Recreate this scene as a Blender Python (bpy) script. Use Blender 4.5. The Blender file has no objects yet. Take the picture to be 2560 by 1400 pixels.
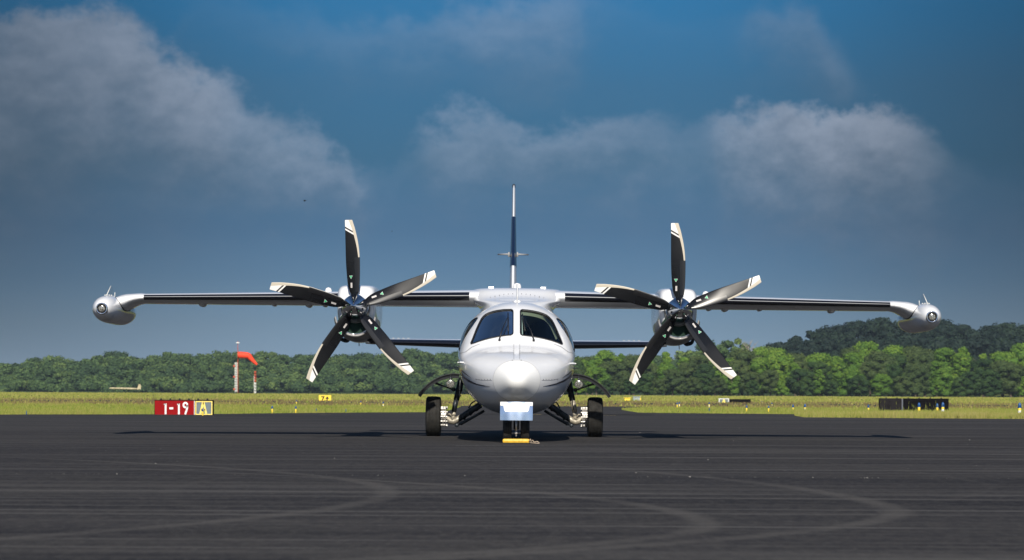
import bpy, bmesh, math, random
import numpy as np
from mathutils import Vector, Matrix
from mathutils.bvhtree import BVHTree
R = math.radians
sc = bpy.context.scene
COL = sc.collection

# ------------------------------------------------------------------ camera, sky, sun, exposure
F = 6600.0; CAMH = 0.632; HZ = 984.5; ROLL = R(0.30)     # focal length and horizon row in photo pixels
SUN_EL = 37.0; SUN_AZ = 1.5                              # sun behind the camera, a little to its right
cam = bpy.data.cameras.new('camera'); camo = bpy.data.objects.new('camera', cam); COL.objects.link(camo)
camo.location = (0, 0, CAMH); camo.rotation_euler = (R(90), -ROLL, 0)
cam.sensor_width = 36; cam.lens = 36 * F / 2560; cam.shift_y = (HZ - 700) / 2560
cam.clip_start = 0.5; cam.clip_end = 9000
cam.dof.use_dof = True; cam.dof.focus_distance = 36; cam.dof.aperture_fstop = 6.3
sc.camera = camo
sc.view_settings.view_transform = 'Standard'; sc.view_settings.look = 'None'
sc.view_settings.gamma = 1; sc.view_settings.exposure = 0.30
sun = bpy.data.lights.new('sun', 'SUN'); suno = bpy.data.objects.new('sun', sun); COL.objects.link(suno)
sun.energy = 4.5; sun.angle = R(0.53); sun.color = (1.0, 0.93, 0.82)
sd = Vector((math.sin(R(SUN_AZ)) * math.cos(R(SUN_EL)), -math.cos(R(SUN_AZ)) * math.cos(R(SUN_EL)), math.sin(R(SUN_EL))))
suno.rotation_euler = sd.to_track_quat('Z', 'Y').to_euler(); suno.location = (3, -20, 15)

# ---- node expression helper
class N:
    def __init__(s, nt, sock): s.nt, s.s = nt, sock
    def _m(s, op, *a, clamp=False):
        n = s.nt.nodes.new('ShaderNodeMath'); n.operation = op; n.use_clamp = clamp
        for i, v in enumerate((s,) + a):
            if isinstance(v, N): s.nt.links.new(v.s, n.inputs[i])
            else: n.inputs[i].default_value = v
        return N(s.nt, n.outputs[0])
    def __add__(s, o): return s._m('ADD', o)
    __radd__ = __add__
    def __sub__(s, o): return s._m('SUBTRACT', o)
    def __rsub__(s, o): return (s * -1) + o
    def __mul__(s, o): return s._m('MULTIPLY', o)
    __rmul__ = __mul__
    def __truediv__(s, o): return s._m('DIVIDE', o)
    def p(s, o): return s._m('POWER', o)
    def gt(s, o): return s._m('GREATER_THAN', o)
    def lt(s, o): return s._m('LESS_THAN', o)
    def mx(s, o): return s._m('MAXIMUM', o)
    def mn(s, o): return s._m('MINIMUM', o)
    def f(s, op, *a): return s._m(op, *a)
    def ss(s, a, b, lo=0.0, hi=1.0):
        n = s.nt.nodes.new('ShaderNodeMapRange'); n.interpolation_type = 'SMOOTHSTEP'
        s.nt.links.new(s.s, n.inputs[0]); n.inputs[1].default_value = a; n.inputs[2].default_value = b
        n.inputs[3].default_value = lo; n.inputs[4].default_value = hi
        return N(s.nt, n.outputs[0])
def comb(nt, x, y, z=0.0):
    n = nt.nodes.new('ShaderNodeCombineXYZ')
    for i, v in enumerate((x, y, z)):
        if isinstance(v, N): nt.links.new(v.s, n.inputs[i])
        else: n.inputs[i].default_value = v
    return n.outputs[0]
def sep(nt, s):
    n = nt.nodes.new('ShaderNodeSeparateXYZ'); nt.links.new(s, n.inputs[0])
    return [N(nt, o) for o in n.outputs]
def noise(nt, vec, scale, detail=4, rough=.55, dist=0.0):
    n = nt.nodes.new('ShaderNodeTexNoise'); nt.links.new(vec, n.inputs['Vector'])
    n.inputs['Scale'].default_value = scale; n.inputs['Detail'].default_value = detail
    n.inputs['Roughness'].default_value = rough; n.inputs['Distortion'].default_value = dist
    return N(nt, n.outputs[0])
def mixc(nt, f, a, b, mode='MIX'):
    n = nt.nodes.new('ShaderNodeMix'); n.data_type = 'RGBA'; n.blend_type = mode; n.clamp_factor = True
    if isinstance(f, N): nt.links.new(f.s, n.inputs[0])
    else: n.inputs[0].default_value = f
    for i, v in ((6, a), (7, b)):
        if isinstance(v, (tuple, list)): n.inputs[i].default_value = (*v[:3], 1)
        else: nt.links.new(v, n.inputs[i])
    return n.outputs[2]
def ramp(nt, f, stops):
    n = nt.nodes.new('ShaderNodeValToRGB'); nt.links.new(f.s, n.inputs[0])
    e = n.color_ramp.elements
    while len(e) < len(stops): e.new(0.5)
    for k, (p, c) in enumerate(stops): e[k].position = p; e[k].color = (*c, 1)
    return n.outputs[0]

# ---- world: daylight sky texture, deepened to the storm blue of that side of the sky, with clouds
w = bpy.data.worlds.new('World'); sc.world = w; w.use_nodes = True
nt = w.node_tree; nt.nodes.clear()
out = nt.nodes.new('ShaderNodeOutputWorld'); bg = nt.nodes.new('ShaderNodeBackground')
nt.links.new(bg.outputs[0], out.inputs[0]); bg.inputs[1].default_value = 0.10
sky = nt.nodes.new('ShaderNodeTexSky'); sky.sky_type = 'NISHITA'; sky.sun_disc = False
sky.sun_elevation = R(SUN_EL); sky.sun_rotation = R(180 - SUN_AZ)
sky.air_density = 1.0; sky.dust_density = 0.8; sky.ozone_density = 2.0
tc = nt.nodes.new('ShaderNodeTexCoord')
dx, dy, dz = sep(nt, tc.outputs['Generated'])
u = dx.f('ARCTAN2', dy) * 6.6                      # sky coordinates, 6.6 per radian
v = dz.f('ARCSINE') * 6.6
tint = ramp(nt, v / 3.0, [(0, (.32, .49, .88)), (.028, (.258, .402, .733)), (.056, (.206, .316, .558)), (.095, (.125, .225, .42)), (.136, (.085, .171, .321)), (.195, (.067, .166, .272)), (.256, (.073, .197, .311)), (.318, (.054, .25, .41)), (.6, (.2, .4, .6)), (1.0, (.5, .65, .8))])
au = u.f('ABSOLUTE'); side_fade = 1 - au.ss(.3, 1.5) * au.ss(2.2, 5.0, 1, 0) * .52  # sky darker to both sides, partly lens vignette put into its colour
back = dy.ss(-0.5, 0.35, 1, 0)
tint2 = mixc(nt, back, tint, (.50, .57, .70))
skyc = mixc(nt, 1.0, sky.outputs[0], tint2, 'MULTIPLY')
pv = comb(nt, u, v, 0.0)
n1 = noise(nt, pv, 2.2, 6, .55) - .5
n2 = noise(nt, comb(nt, u + 7.3, v * 1.2 + 3.1, 2.0), 2.4, 6, .55) - .5
def curve(x, pts):
    """smooth curve through (photo column, value)"""
    n = nt.nodes.new('ShaderNodeFloatCurve'); n.inputs['Factor'].default_value = 1; nt.links.new(((x + 1.5) * (1 / 3.0)).s, n.inputs['Value'])
    c = n.mapping.curves[0]; P = [(((px - 1280) / 1000 + 1.5) / 3.0, val) for px, val in pts]
    while len(c.points) < len(P): c.points.new(.5, .5)
    for q, (a, b) in zip(c.points, P): q.location = (a, b); q.handle_type = 'AUTO_CLAMPED'
    n.mapping.update(); return N(nt, n.outputs[0])
def layer(top, amp, thick, uo, edge, seed, rag):
    b1 = noise(nt, comb(nt, u * 1.0, v * 1.25, seed), 3.2, 3, .5) - .5
    b2 = noise(nt, comb(nt, u, v * 1.2, seed + 3.0), 11.0, 8, .62) - .5
    us = u + b1 * .10 + b2 * .05
    T = curve(us, top); A = curve(us, amp).mx(0); L = curve(us, thick).mx(.02)
    dd = T + (b1 * .16 + b2 * .14) * rag - v                       # distance below the cloud top
    up = dd.ss(-.02, edge)
    fall = (dd / L).ss(.3, 2.2, 1, 0)
    tex = noise(nt, comb(nt, u * 1.0, v * 1.35, seed + 6.0), 5.0, 8, .56)
    t2 = noise(nt, comb(nt, u * 1.0, (v + .02) * 1.35, seed + 6.0), 5.0, 8, .56)
    relief = (tex - t2) * 1.0
    lit = (dd / L).ss(.0, 1.4, 1.0, .15) * tex.ss(.28, .66, .62, 1.0) + relief
    return A * up * fall * tex.ss(.22, .55, .88, 1.0), lit
X1 = [(-220, .86), (0, .895), (90, .945), (200, .935), (330, .925), (390, .875), (480, .83), (570, .775), (640, .71), (760, .665), (850, .635), (900, .585), (960, .60), (1040, .685), (1100, .705), (1300, .705), (1500, .70), (1640, .69), (1740, .65), (1790, .655), (1850, .69), (1920, .695), (2000, .715), (2060, .715), (2130, .745), (2210, .73), (2290, .67), (2350, .61), (2420, .54), (2780, .45)]
A1 = [(-220, .7), (0, .75), (90, .85), (480, .9), (570, .75), (640, .6), (850, .55), (900, .35), (960, .1), (1040, .22), (1100, .42), (1500, .44), (1650, .34), (1745, .22), (1810, .55), (1900, .84), (2130, 1.0), (2220, .92), (2300, .66), (2370, .32), (2460, .08), (2780, .0)]
L1 = [(-220, .34), (0, .34), (300, .30), (480, .26), (640, .19), (850, .12), (960, .12), (1100, .16), (1500, .15), (1790, .16), (2000, .19), (2130, .22), (2290, .22), (2400, .14), (2780, .1)]
X2 = [(-220, .55), (0, .55), (300, .56), (500, .99), (700, .98), (900, .95), (1060, .97), (1130, 1.0), (1460, 1.0), (1560, .99), (1860, .93), (1900, .965), (1990, .975), (2070, .90), (2150, .80), (2300, .6), (2780, .6)]
A2 = [(-220, .22), (0, .22), (300, .12), (500, .12), (700, .22), (900, .28), (1060, .34), (1130, .42), (1300, .5), (1430, .42), (1500, .16), (1800, .05), (1890, .3), (2000, .42), (2100, .3), (2170, .05), (2780, 0)]
L2 = [(-220, .08), (300, .08), (700, .09), (1000, .12), (1300, .16), (1450, .13), (1800, .1), (2000, .13), (2780, .1)]
D1, lit1 = layer(X1, A1, L1, 0, .065, 1.0, 1.5); D2, lit2 = layer(X2, A2, L2, 0, .09, 21.0, 1.2)
front = dy.ss(.2, .6)
dens = (D1 * .92).mx(D2 * .8) * front
lit = lit1 * D1.gt(D2 * .8) + lit2 * D1.lt(D2 * .8)
wisp = noise(nt, comb(nt, u * 1.0, v * 1.6, 5.0), 3.4, 8, .6)
fine = noise(nt, comb(nt, u, v * 1.2, 9.0), 6.0, 8, .62)
gen = noise(nt, comb(nt, u * .5, v * 1.0, 1.0), 1.6, 7, .6).ss(.5, .72) * (v - 1.05).ss(0, .5) * .3
low = noise(nt, comb(nt, u * .6, v * 2.2, 3.0), 1.8, 6, .55).ss(.35, .75) * .06
dens = dens.mx(gen)
# grey veil, then lit cloud
c1 = mixc(nt, low, skyc, (.9, 1.3, 1.9))
cc = mixc(nt, lit, (1.0, 1.45, 2.1), (2.75, 3.3, 4.25))
c2 = mixc(nt, dens, c1, cc)
vg = nt.nodes.new('ShaderNodeVectorMath'); vg.operation = 'SCALE'; nt.links.new(c2, vg.inputs[0]); nt.links.new(side_fade.s, vg.inputs['Scale']); nt.links.new(vg.outputs[0], bg.inputs[0])

# ------------------------------------------------------------------ helpers
CR, SR = math.cos(ROLL), math.sin(ROLL)
def ray(px, py):
    a, b = px - 1280, HZ - py
    return Vector((a * CR - b * SR, F, a * SR + b * CR)).normalized()
def at(px, py, d):
    r = ray(px, py); return Vector((0, 0, CAMH)) + r * (d / r.y)
def to_px(p):
    x, y, z = p.x, p.y, p.z - CAMH
    a = x * CR + z * SR; b = -x * SR + z * CR
    return (1280 + F * a / y, HZ - F * b / y)
def sstep(a, b, t):
    t = min(1, max(0, (t - a) / (b - a))); return t * t * (3 - 2 * t)
def gz(x, d):                                            # terrain height
    z = .4 * sstep(90, 320, d)
    if d > 560:
        a = x / d
        right = sstep(.085, .13, a); mid = sstep(.01, .05, a) * (1 - right)
        left = 1 - right - mid
        z += left * min(7, max(0, d - 860) * .05) + mid * min(4, max(0, d - 640) * .04) + right * min(13, max(0, d - 640) * .11)
    return z
def on_ground(px, py):
    r = ray(px, py); d = 20.0
    while d < 600:
        if CAMH + r.z / r.y * d <= gz(r.x / r.y * d, d): break
        d += .1
    return Vector((r.x / r.y * d, d, gz(r.x / r.y * d, d)))

def principled(name, col, rough=.5, metal=0.0, spec=.5, coat=0.0):
    m = bpy.data.materials.new(name); m.use_nodes = True
    b = m.node_tree.nodes['Principled BSDF']
    b.inputs['Base Color'].default_value = (*col, 1); b.inputs['Roughness'].default_value = rough
    b.inputs['Metallic'].default_value = metal; b.inputs['Specular IOR Level'].default_value = spec
    b.inputs['Coat Weight'].default_value = coat; b.inputs['Coat Roughness'].default_value = .04
    return m
def worn(name, col, rough=.5, metal=0.0, spec=.5, coat=0.0, amt=.12, scale=6, bump=0.0, col2=None, stretch=(1, 1, 1)):
    m = principled(name, col, rough, metal, spec, coat); nt = m.node_tree; b = nt.nodes['Principled BSDF']
    t = nt.nodes.new('ShaderNodeTexCoord'); mp = nt.nodes.new('ShaderNodeMapping'); mp.inputs['Scale'].default_value = stretch
    nt.links.new(t.outputs['Object'], mp.inputs[0])
    n = noise(nt, mp.outputs[0], scale, 6, .6)
    dark = col2 or tuple(c * (1 - amt * 2.2) for c in col)
    nt.links.new(mixc(nt, n.ss(.35, .75), col, dark), b.inputs['Base Color'])
    nt.links.new((n * .25 + (rough - .1)).s, b.inputs['Roughness'])
    if bump:
        bp = nt.nodes.new('ShaderNodeBump'); bp.inputs['Strength'].default_value = bump; bp.inputs['Distance'].default_value = .02
        nn = noise(nt, mp.outputs[0], scale * 5, 4, .6); nt.links.new(nn.s, bp.inputs['Height']); nt.links.new(bp.outputs[0], b.inputs['Normal'])
    return m

class MB:
    """collects shapes (world coordinates) into one mesh"""
    def __init__(s): s.v = []; s.f = []; s.sm = []; s.mi = []
    def add(s, vs, fs, smooth=True, mi=0):
        o = len(s.v); s.v += [tuple(p) for p in vs]; s.f += [tuple(i + o for i in f) for f in fs]
        s.sm += [smooth] * len(fs); s.mi += [mi] * len(fs); return s
    def box(s, c, size, rot=None, mi=0, bevel=0.0):
        bm = bmesh.new(); bmesh.ops.create_cube(bm, size=1)
        for vtx in bm.verts: vtx.co = Vector((vtx.co.x * size[0], vtx.co.y * size[1], vtx.co.z * size[2]))
        if bevel: bmesh.ops.bevel(bm, geom=bm.edges[:], offset=bevel, segments=2, affect='EDGES', profile=.6)
        M = Matrix.Translation(Vector(c)) @ (rot.to_4x4() if rot else Matrix())
        vs = [M @ vtx.co for vtx in bm.verts]; bm.verts.index_update()
        fs = [[q.index for q in f.verts] for f in bm.faces]; bm.free()
        return s.add(vs, fs, False, mi)
    def grid(s, rows, close_u=False, close_v=False, smooth=True, mi=0, caps=False):
        n, m = len(rows), len(rows[0]); vs = [p for r in rows for p in r]; fs = []
        for i in range(n - (0 if close_v else 1)):
            for j in range(m - (0 if close_u else 1)):
                i2, j2 = (i + 1) % n, (j + 1) % m
                fs.append((i * m + j, i * m + j2, i2 * m + j2, i2 * m + j))
        if caps: fs.append(tuple(range(m))[::-1]); fs.append(tuple((n - 1) * m + j for j in range(m)))
        return s.add(vs, fs, smooth, mi)
    def tube(s, pts, r, seg=12, mi=0, cap=True):
        pts = [Vector(p) for p in pts]; rs = r if isinstance(r, (list, tuple)) else [r] * len(pts)
        rows = []
        for i, p in enumerate(pts):
            t = (pts[min(i + 1, len(pts) - 1)] - pts[max(i - 1, 0)])
            if t.length < 1e-9: t = Vector((0, 0, 1))
            t.normalize()
            a = Vector((0, 1, 0)) if abs(t.y) < .9 else Vector((1, 0, 0))
            n1 = t.cross(a).normalized(); n2 = t.cross(n1)
            rows.append([p + (n1 * math.cos(k * math.tau / seg) + n2 * math.sin(k * math.tau / seg)) * rs[i] for k in range(seg)])
        return s.grid(rows, close_u=True, mi=mi, caps=cap)
    def lathe(s, c, axis, prof, seg=32, mi=0):
        """prof: list of (distance along axis, radius)"""
        c = Vector(c); ax = Vector(axis).normalized(); a = Vector((0, 0, 1)) if abs(ax.z) < .9 else Vector((1, 0, 0))
        e1 = ax.cross(a).normalized(); e2 = ax.cross(e1)
        rows = [[c + ax * t + (e1 * math.cos(k * math.tau / seg) + e2 * math.sin(k * math.tau / seg)) * max(r, 1e-4) for k in range(seg)] for t, r in prof]
        return s.grid(rows, close_u=True, mi=mi)
    def build(s, name, mats, parent=None, sharp=None, origin=None):
        me = bpy.data.meshes.new(name); o0 = Vector((0, 0, 0))
        if parent is not None: o0 = Vector(parent.get('_o', (0, 0, 0)))
        elif origin is not None: o0 = Vector(origin)
        me.from_pydata([Vector(p) - o0 for p in s.v], [], s.f)
        me.polygons.foreach_set('use_smooth', s.sm); me.polygons.foreach_set('material_index', s.mi)
        if not isinstance(mats, (list, tuple)): mats = [mats]
        for m in mats: me.materials.append(m)
        me.update()
        if sharp: me.set_sharp_from_angle(angle=R(sharp))
        o = bpy.data.objects.new(name, me); COL.objects.link(o)
        if parent is not None:
            o.parent = parent; o['_o'] = tuple(o0)
        else:
            o.location = o0; o['_o'] = tuple(o0)
        return o
def thing(name, label, cat, loc, group=None):
    o = bpy.data.objects.new(name, None); COL.objects.link(o); o.location = loc; o.empty_display_size = .2
    o['label'] = label; o['category'] = cat; o['_o'] = tuple(loc)
    if group: o['group'] = group
    return o
def tag(o, label=None, cat=None, group=None, kind=None):
    for k, val in (('label', label), ('category', cat), ('group', group), ('kind', kind)):
        if val: o[k] = val
    return o
def npmesh(name, V, Fc, mats, mi=None, kind=None, attr=None):
    """fast mesh of triangles or quads from numpy arrays"""
    me = bpy.data.meshes.new(name); k = Fc.shape[1]
    me.vertices.add(len(V)); me.vertices.foreach_set('co', V.astype(np.float32).ravel())
    me.loops.add(Fc.size); me.loops.foreach_set('vertex_index', Fc.astype(np.int32).ravel())
    me.polygons.add(len(Fc)); me.polygons.foreach_set('loop_start', np.arange(0, Fc.size, k, dtype=np.int32))
    if mi is not None: me.polygons.foreach_set('material_index', mi.astype(np.int32))
    if attr is not None:
        a = me.attributes.new('tone', 'FLOAT', 'POINT'); a.data.foreach_set('value', attr.astype(np.float32))
    for m in mats: me.materials.append(m)
    me.update(calc_edges=True)
    return me
def link(name, me, loc=(0, 0, 0)):
    o = bpy.data.objects.new(name, me); COL.objects.link(o); o.location = loc; return o

# ------------------------------------------------------------------ materials
WHITE = worn('white_aircraft_paint', (.75, .755, .76), .20, 0, .5, .6, amt=.02, scale=2.5)
RADOME = principled('satin_white_radome', (.79, .79, .77), .30)
SEAM = principled('pale_seam', (.42, .42, .42), .5)
BLACKP = principled('black_boot', (.006, .007, .012), .22, 0, .5, .3)
NAVY = principled('navy_black_stripe', (.006, .012, .035), .2, 0, .5, .5)
DARKM = worn('dark_grey_metal', (.035, .042, .05), .38, .3, .5, amt=.2, scale=20)
TANM = worn('pale_cast_metal', (.42, .38, .30), .45, .3, .5, amt=.25, scale=25)
STEEL = worn('brake_steel', (.55, .53, .50), .4, .35, .5, amt=.3, scale=30)
CHROME = principled('polished_spinner', (.78, .80, .83), .035, 1.0)
POLISH = worn('polished_plate', (.60, .69, .82), .24, 1.0, .5, amt=.08, scale=8)
RUBBER = worn('tyre_rubber', (.024, .023, .021), .75, 0, .25, amt=.25, scale=14, bump=.15)
DARKIN = principled('dark_cockpit', (.012, .015, .02), .7)
TAN = principled('tan_cabin_lining', (.62, .56, .40), .8)
GREENI = principled('green_intake', (.016, .034, .025), .9, 0, .1)
GREYI = principled('grey_gearcase', (.16, .16, .15), .7, 0, .2)
SEALM = principled('black_window_seal', (.008, .008, .009), .5)
SOOT = principled('soot_black', (.006, .006, .007), .8)
LINE = principled('panel_gap', (.08, .08, .085), .6)
YEL = worn('yellow_paint', (.78, .46, .03), .5, amt=.15, scale=30)
YELP = principled('bright_yellow', (.85, .62, .05), .5)
BLUE = principled('blue_lens', (.01, .07, .22), .25)
REDS = worn('red_sign_face', (.27, .001, .003), .6, 0, .15, amt=.06)
GREYF = worn('grey_sign_face', (.14, .18, .20), .6, amt=.1)
BLK = worn('black_sign_back', (.006, .0055, .007), .8, 0, .08, amt=.2)
WSIGN = principled('white_lettering', (.78, .78, .76), .6)
YLET = principled('yellow_lettering', (.86, .68, .16), .6)
ORNG = principled('orange_sock_cloth', (.88, .055, .012), .7)
REDW = principled('faded_red_pole', (.45, .07, .03), .6)
WPOLE = principled('faded_white_pole', (.62, .62, .58), .6)
BEIGE = worn('weathered_beige', (.52, .45, .28), .7, amt=.2, scale=3)
ROPE = worn('frayed_rope', (.42, .33, .24), .9, amt=.2, scale=40)
GRN = principled('green_sticker', (.02, .42, .16), .5)
LABELW = worn('white_label', (.62, .58, .55), .6, amt=.2, scale=120)
REDL = principled('red_print', (.5, .08, .07), .6)
LENSM = None
def make_lens():
    m = principled('led_lamp_glass', (.5, .5, .47), .15, .3, .8); nt = m.node_tree; b = nt.nodes['Principled BSDF']
    t = nt.nodes.new('ShaderNodeTexCoord'); vo = nt.nodes.new('ShaderNodeTexVoronoi'); vo.inputs['Scale'].default_value = 70
    nt.links.new(t.outputs['Object'], vo.inputs['Vector'])
    d = N(nt, vo.outputs['Distance'])
    nt.links.new(mixc(nt, d.ss(.2, .6), (.45, .45, .41), (.12, .12, .11)), b.inputs['Base Color']); return m
LENSM = make_lens()
def make_glass(name, tintc, tr):
    m = bpy.data.materials.new(name); m.use_nodes = True; nt = m.node_tree; nt.nodes.clear()
    o = nt.nodes.new('ShaderNodeOutputMaterial'); mx = nt.nodes.new('ShaderNodeMixShader'); t = nt.nodes.new('ShaderNodeBsdfTransparent')
    g = nt.nodes.new('ShaderNodeBsdfGlossy'); fr = nt.nodes.new('ShaderNodeFresnel'); fr.inputs[0].default_value = 1.75
    t.inputs[0].default_value = (*tintc, 1); g.inputs[0].default_value = (tr, tr, tr, 1); g.inputs['Roughness'].default_value = .02
    nt.links.new(fr.outputs[0], mx.inputs[0]); nt.links.new(t.outputs[0], mx.inputs[1]); nt.links.new(g.outputs[0], mx.inputs[2])
    nt.links.new(mx.outputs[0], o.inputs[0]); return m
GLASS = make_glass('windshield_glass', (.62, .74, .74), 1.0)
SGLASS = make_glass('side_glass', (.70, .86, .84), 1.0)
CLEARF = make_glass('clear_vane_plastic', (.9, .92, .95), 1.0)

# ------------------------------------------------------------------ ground
def make_ground_mat():
    m = principled('field_grass', (.2, .2, .05), .9, 0, .1); nt = m.node_tree; b = nt.nodes['Principled BSDF']
    g = nt.nodes.new('ShaderNodeNewGeometry'); x, y, z = sep(nt, g.outputs['Position'])
    p = comb(nt, x * .12, y * .05, 0)
    a = noise(nt, p, 1.0, 6, .6); c = noise(nt, comb(nt, x * 1.0, y * .35, 3), 1.2, 5, .65)
    k = mixc(nt, a.ss(.35, .68), (.10, .135, .02), (.17, .155, .042))
    k = mixc(nt, c.ss(.4, .8) * .6, k, (.075, .10, .02))
    edge = (y.ss(124, 131) * y.ss(137, 131) + y.ss(165, 169) * y.ss(186, 174))
    k = mixc(nt, edge * noise(nt, comb(nt, x * .8, y * .15, 1), 1.5, 4).ss(.35, .6, .3, 1), k, (.13, .085, .045))
    wood = (y - x * 0.6).ss(540, 620)
    k = mixc(nt, wood, k, (.03, .05, .015))
    nt.links.new(k, b.inputs['Base Color']); return m
GROUND = make_ground_mat()
ys = np.concatenate([np.linspace(-60, 60, 7), np.linspace(75, 330, 60), np.linspace(350, 1100, 60), np.array([1300, 1700, 2400, 3600, 5000.])])
rows = []
for d in ys:
    wdt = min(3000, max(120, abs(d) * 1.2)); rows.append([(x, d, gz(x, max(d, 1)) - (.0)) for x in np.linspace(-wdt, wdt, 81)])
o = MB().grid(rows).build('ground', GROUND); tag(o, kind='structure')

def make_asphalt(name, marks=True, base=(.030, .029, .031)):
    m = principled(name, base, .92, 0, .12); nt = m.node_tree; b = nt.nodes['Principled BSDF']
    g = nt.nodes.new('ShaderNodeNewGeometry'); x, y, z = sep(nt, g.outputs['Position'])
    wob = noise(nt, comb(nt, x * .05, y * .05, 8), 1.0, 2) * .8
    y2 = y + wob + x * .012
    s1 = noise(nt, comb(nt, x * .06, y2 * 1.6, 0), 1.0, 8, .75)
    s2 = noise(nt, comb(nt, x * .10, y2 * 5.5, 4), 1.0, 5, .7)
    s3 = noise(nt, comb(nt, x * .03, y2 * .42, 2), 1.0, 6, .7)
    pa = noise(nt, comb(nt, x * .5, y * .35, 1), 1.0, 4, .6)
    gr = noise(nt, g.outputs['Position'], 42, 4, .8); gr2 = noise(nt, comb(nt, x * 9, y * 4, 2), 1.0, 5, .75); gr3 = noise(nt, comb(nt, x * 22, y * 7, 4), 1.0, 4, .8)
    k = mixc(nt, (s1 * .45 + s2 * .25 + s3 * .3).ss(.41, .59), (.0110, .0108, .0135), (.0425, .0402, .0398))
    k = mixc(nt, s3.ss(.52, .60) * s1.ss(.4, .6) * .6, k, (.062, .0595, .058))
    ln = noise(nt, comb(nt, x * .02, y2 * 2.6 + x * .02, 7), 1.0, 3, .5)
    k = mixc(nt, ln.ss(.56, .60) * noise(nt, comb(nt, x * .2, y2 * .8, 9), 1.0, 3).ss(.4, .6) * .8, k, (.095, .091, .087))
    k = mixc(nt, ln.ss(.41, .37) * .6, k, (.014, .014, .017))
    k = mixc(nt, pa.ss(.4, .75) * .35, k, (.034, .032, .029))
    if marks:
        def arc(x0, d0, ku, kl, sw, wd, am):
            dd = y - d0; up = dd.mx(0); lo = dd.mn(0)
            cx_ = (up * up * ku + lo * lo * kl) * (-sw) + x0
            sl = (up * (2 * ku) + lo * (-2 * kl))
            e = ((x - cx_).f('ABSOLUTE')) / ((sl * sl + 1).p(.5))
            return e.ss(wd, wd * .15) * am * dd.f('ABSOLUTE').ss(11, 6)
        mk = arc(2.12, 14.9, .025, .10, 1, .13, .8).mx(arc(.95, 12.9, .055, .17, 1, .12, .75)).mx(arc(-.77, 16.2, .052, .055, 1, .13, .75)).mx(arc(-2.2, 17.5, .03, .05, -1, .07, .15)).mx(arc(3.4, 19.5, .02, .06, 1, .06, .2)).mx(arc(-.2, 21.0, .03, .03, 1, .05, .15)).mx(arc(1.6, 25.5, .03, .04, 1, .06, .2)).mx(arc(-3.6, 27.0, .02, .03, -1, .07, .15)).mx(arc(.2, 11.6, .05, .16, 1, .04, .2))
        k = mixc(nt, mk * pa.ss(.25, .6, .45, 1) * .72, k, (.088, .083, .077))
    k = mixc(nt, gr3.ss(.52, .75) * .55, k, (.105, .10, .095)); k = mixc(nt, gr3.ss(.46, .28) * .6, k, (.010, .010, .012))
    k = mixc(nt, gr.ss(.48, .72) * .5, k, (.095, .09, .083)); k = mixc(nt, gr2.ss(.42, .7) * .4, k, (.062, .058, .053)); k = mixc(nt, gr2.ss(.5, .25) * .5, k, (.014, .014, .016))
    nt.links.new(k, b.inputs['Base Color'])
    bp = nt.nodes.new('ShaderNodeBump'); bp.inputs['Strength'].default_value = .35; bp.inputs['Distance'].default_value = .01
    nt.links.new(noise(nt, g.outputs['Position'], 45, 3, .7).s, bp.inputs['Height']); nt.links.new(bp.outputs[0], b.inputs['Normal'])
    return m
ASPH = make_asphalt('apron_asphalt'); ASPH2 = make_asphalt('old_asphalt', False)
# apron far edge, left to right
edge = [(-60, 58), (-30, 66)] + [tuple(on_ground(px, py).xy) for px, py in ((0, 1037), (350, 1036.5), (560, 1035.5), (700, 1033.5), (900, 1032), (1090, 1031), (1110, 1030))]
edge += [(p.x, p.y) for p in (on_ground(1560, 1032), on_ground(1750, 1034), on_ground(1985, 1036), on_ground(1988, 1040), on_ground(2010, 1044), on_ground(2300, 1046.5), on_ground(2560, 1048))] + [(40, 70), (90, 62)]
fine_edge = []
rnd = random.Random(5)
for (x0, y0), (x1, y1) in zip(edge, edge[1:]):
    n = max(1, int(abs(x1 - x0) / .35) if -16 < x0 < 16 else 3)
    for k in range(n):
        t = k / n; fine_edge.append((x0 + (x1 - x0) * t, y0 + (y1 - y0) * t + rnd.uniform(-.22, .22)))
fine_edge.append(edge[-1])
mb = MB()
APRON = fine_edge + [(90, -40), (-60, -40)]
mb.add([(x, y, .008) for x, y in APRON[::-1]], [tuple(range(len(APRON)))], False)
o = mb.build('apron', ASPH); tag(o, kind='structure')
def off_apron(X, Y):
    """which points lie on the grass side"""
    c = np.zeros(len(X), bool); P = np.array(APRON)
    for (xa, ya), (xb, yb) in zip(P, np.roll(P, 1, 0)):
        m = (ya > Y) != (yb > Y); c ^= m & (X < (xb - xa) * (Y - ya) / ((yb - ya) if yb != ya else 1e-9) + xa)
    return ~c
# taxiway leading back to the runway, and the runway band across the field
mb = MB(); rows = []
for d in np.linspace(80, 150, 36):
    t = (d - 80) / 70
    xl = -2.3 - 3.5 * max(0, (d - 118) / 25) ** 2; xr = 4.3 + 5.0 * max(0, (d - 100) / 28) ** 2 * 0.45 + (1.2 if d > 100 else 0) * 0
    xl = max(xl, -40); xr = min(xr, 60)
    rows.append([(x, d, gz(0, d) + .018) for x in np.linspace(xl, xr, 12)])
o = mb.grid(rows).build('taxiway', ASPH2); tag(o, kind='structure')
rows = [[(x, d + .006 * x + (rnd.uniform(-.7, .7) if i in (0, 11) else 0), gz(x, d) + .030) for x in np.linspace(-170, 170, 240)] for i, d in enumerate(np.linspace(134, 160, 12))]
o = MB().grid(rows).build('runway', ASPH2); tag(o, kind='structure')
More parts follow.
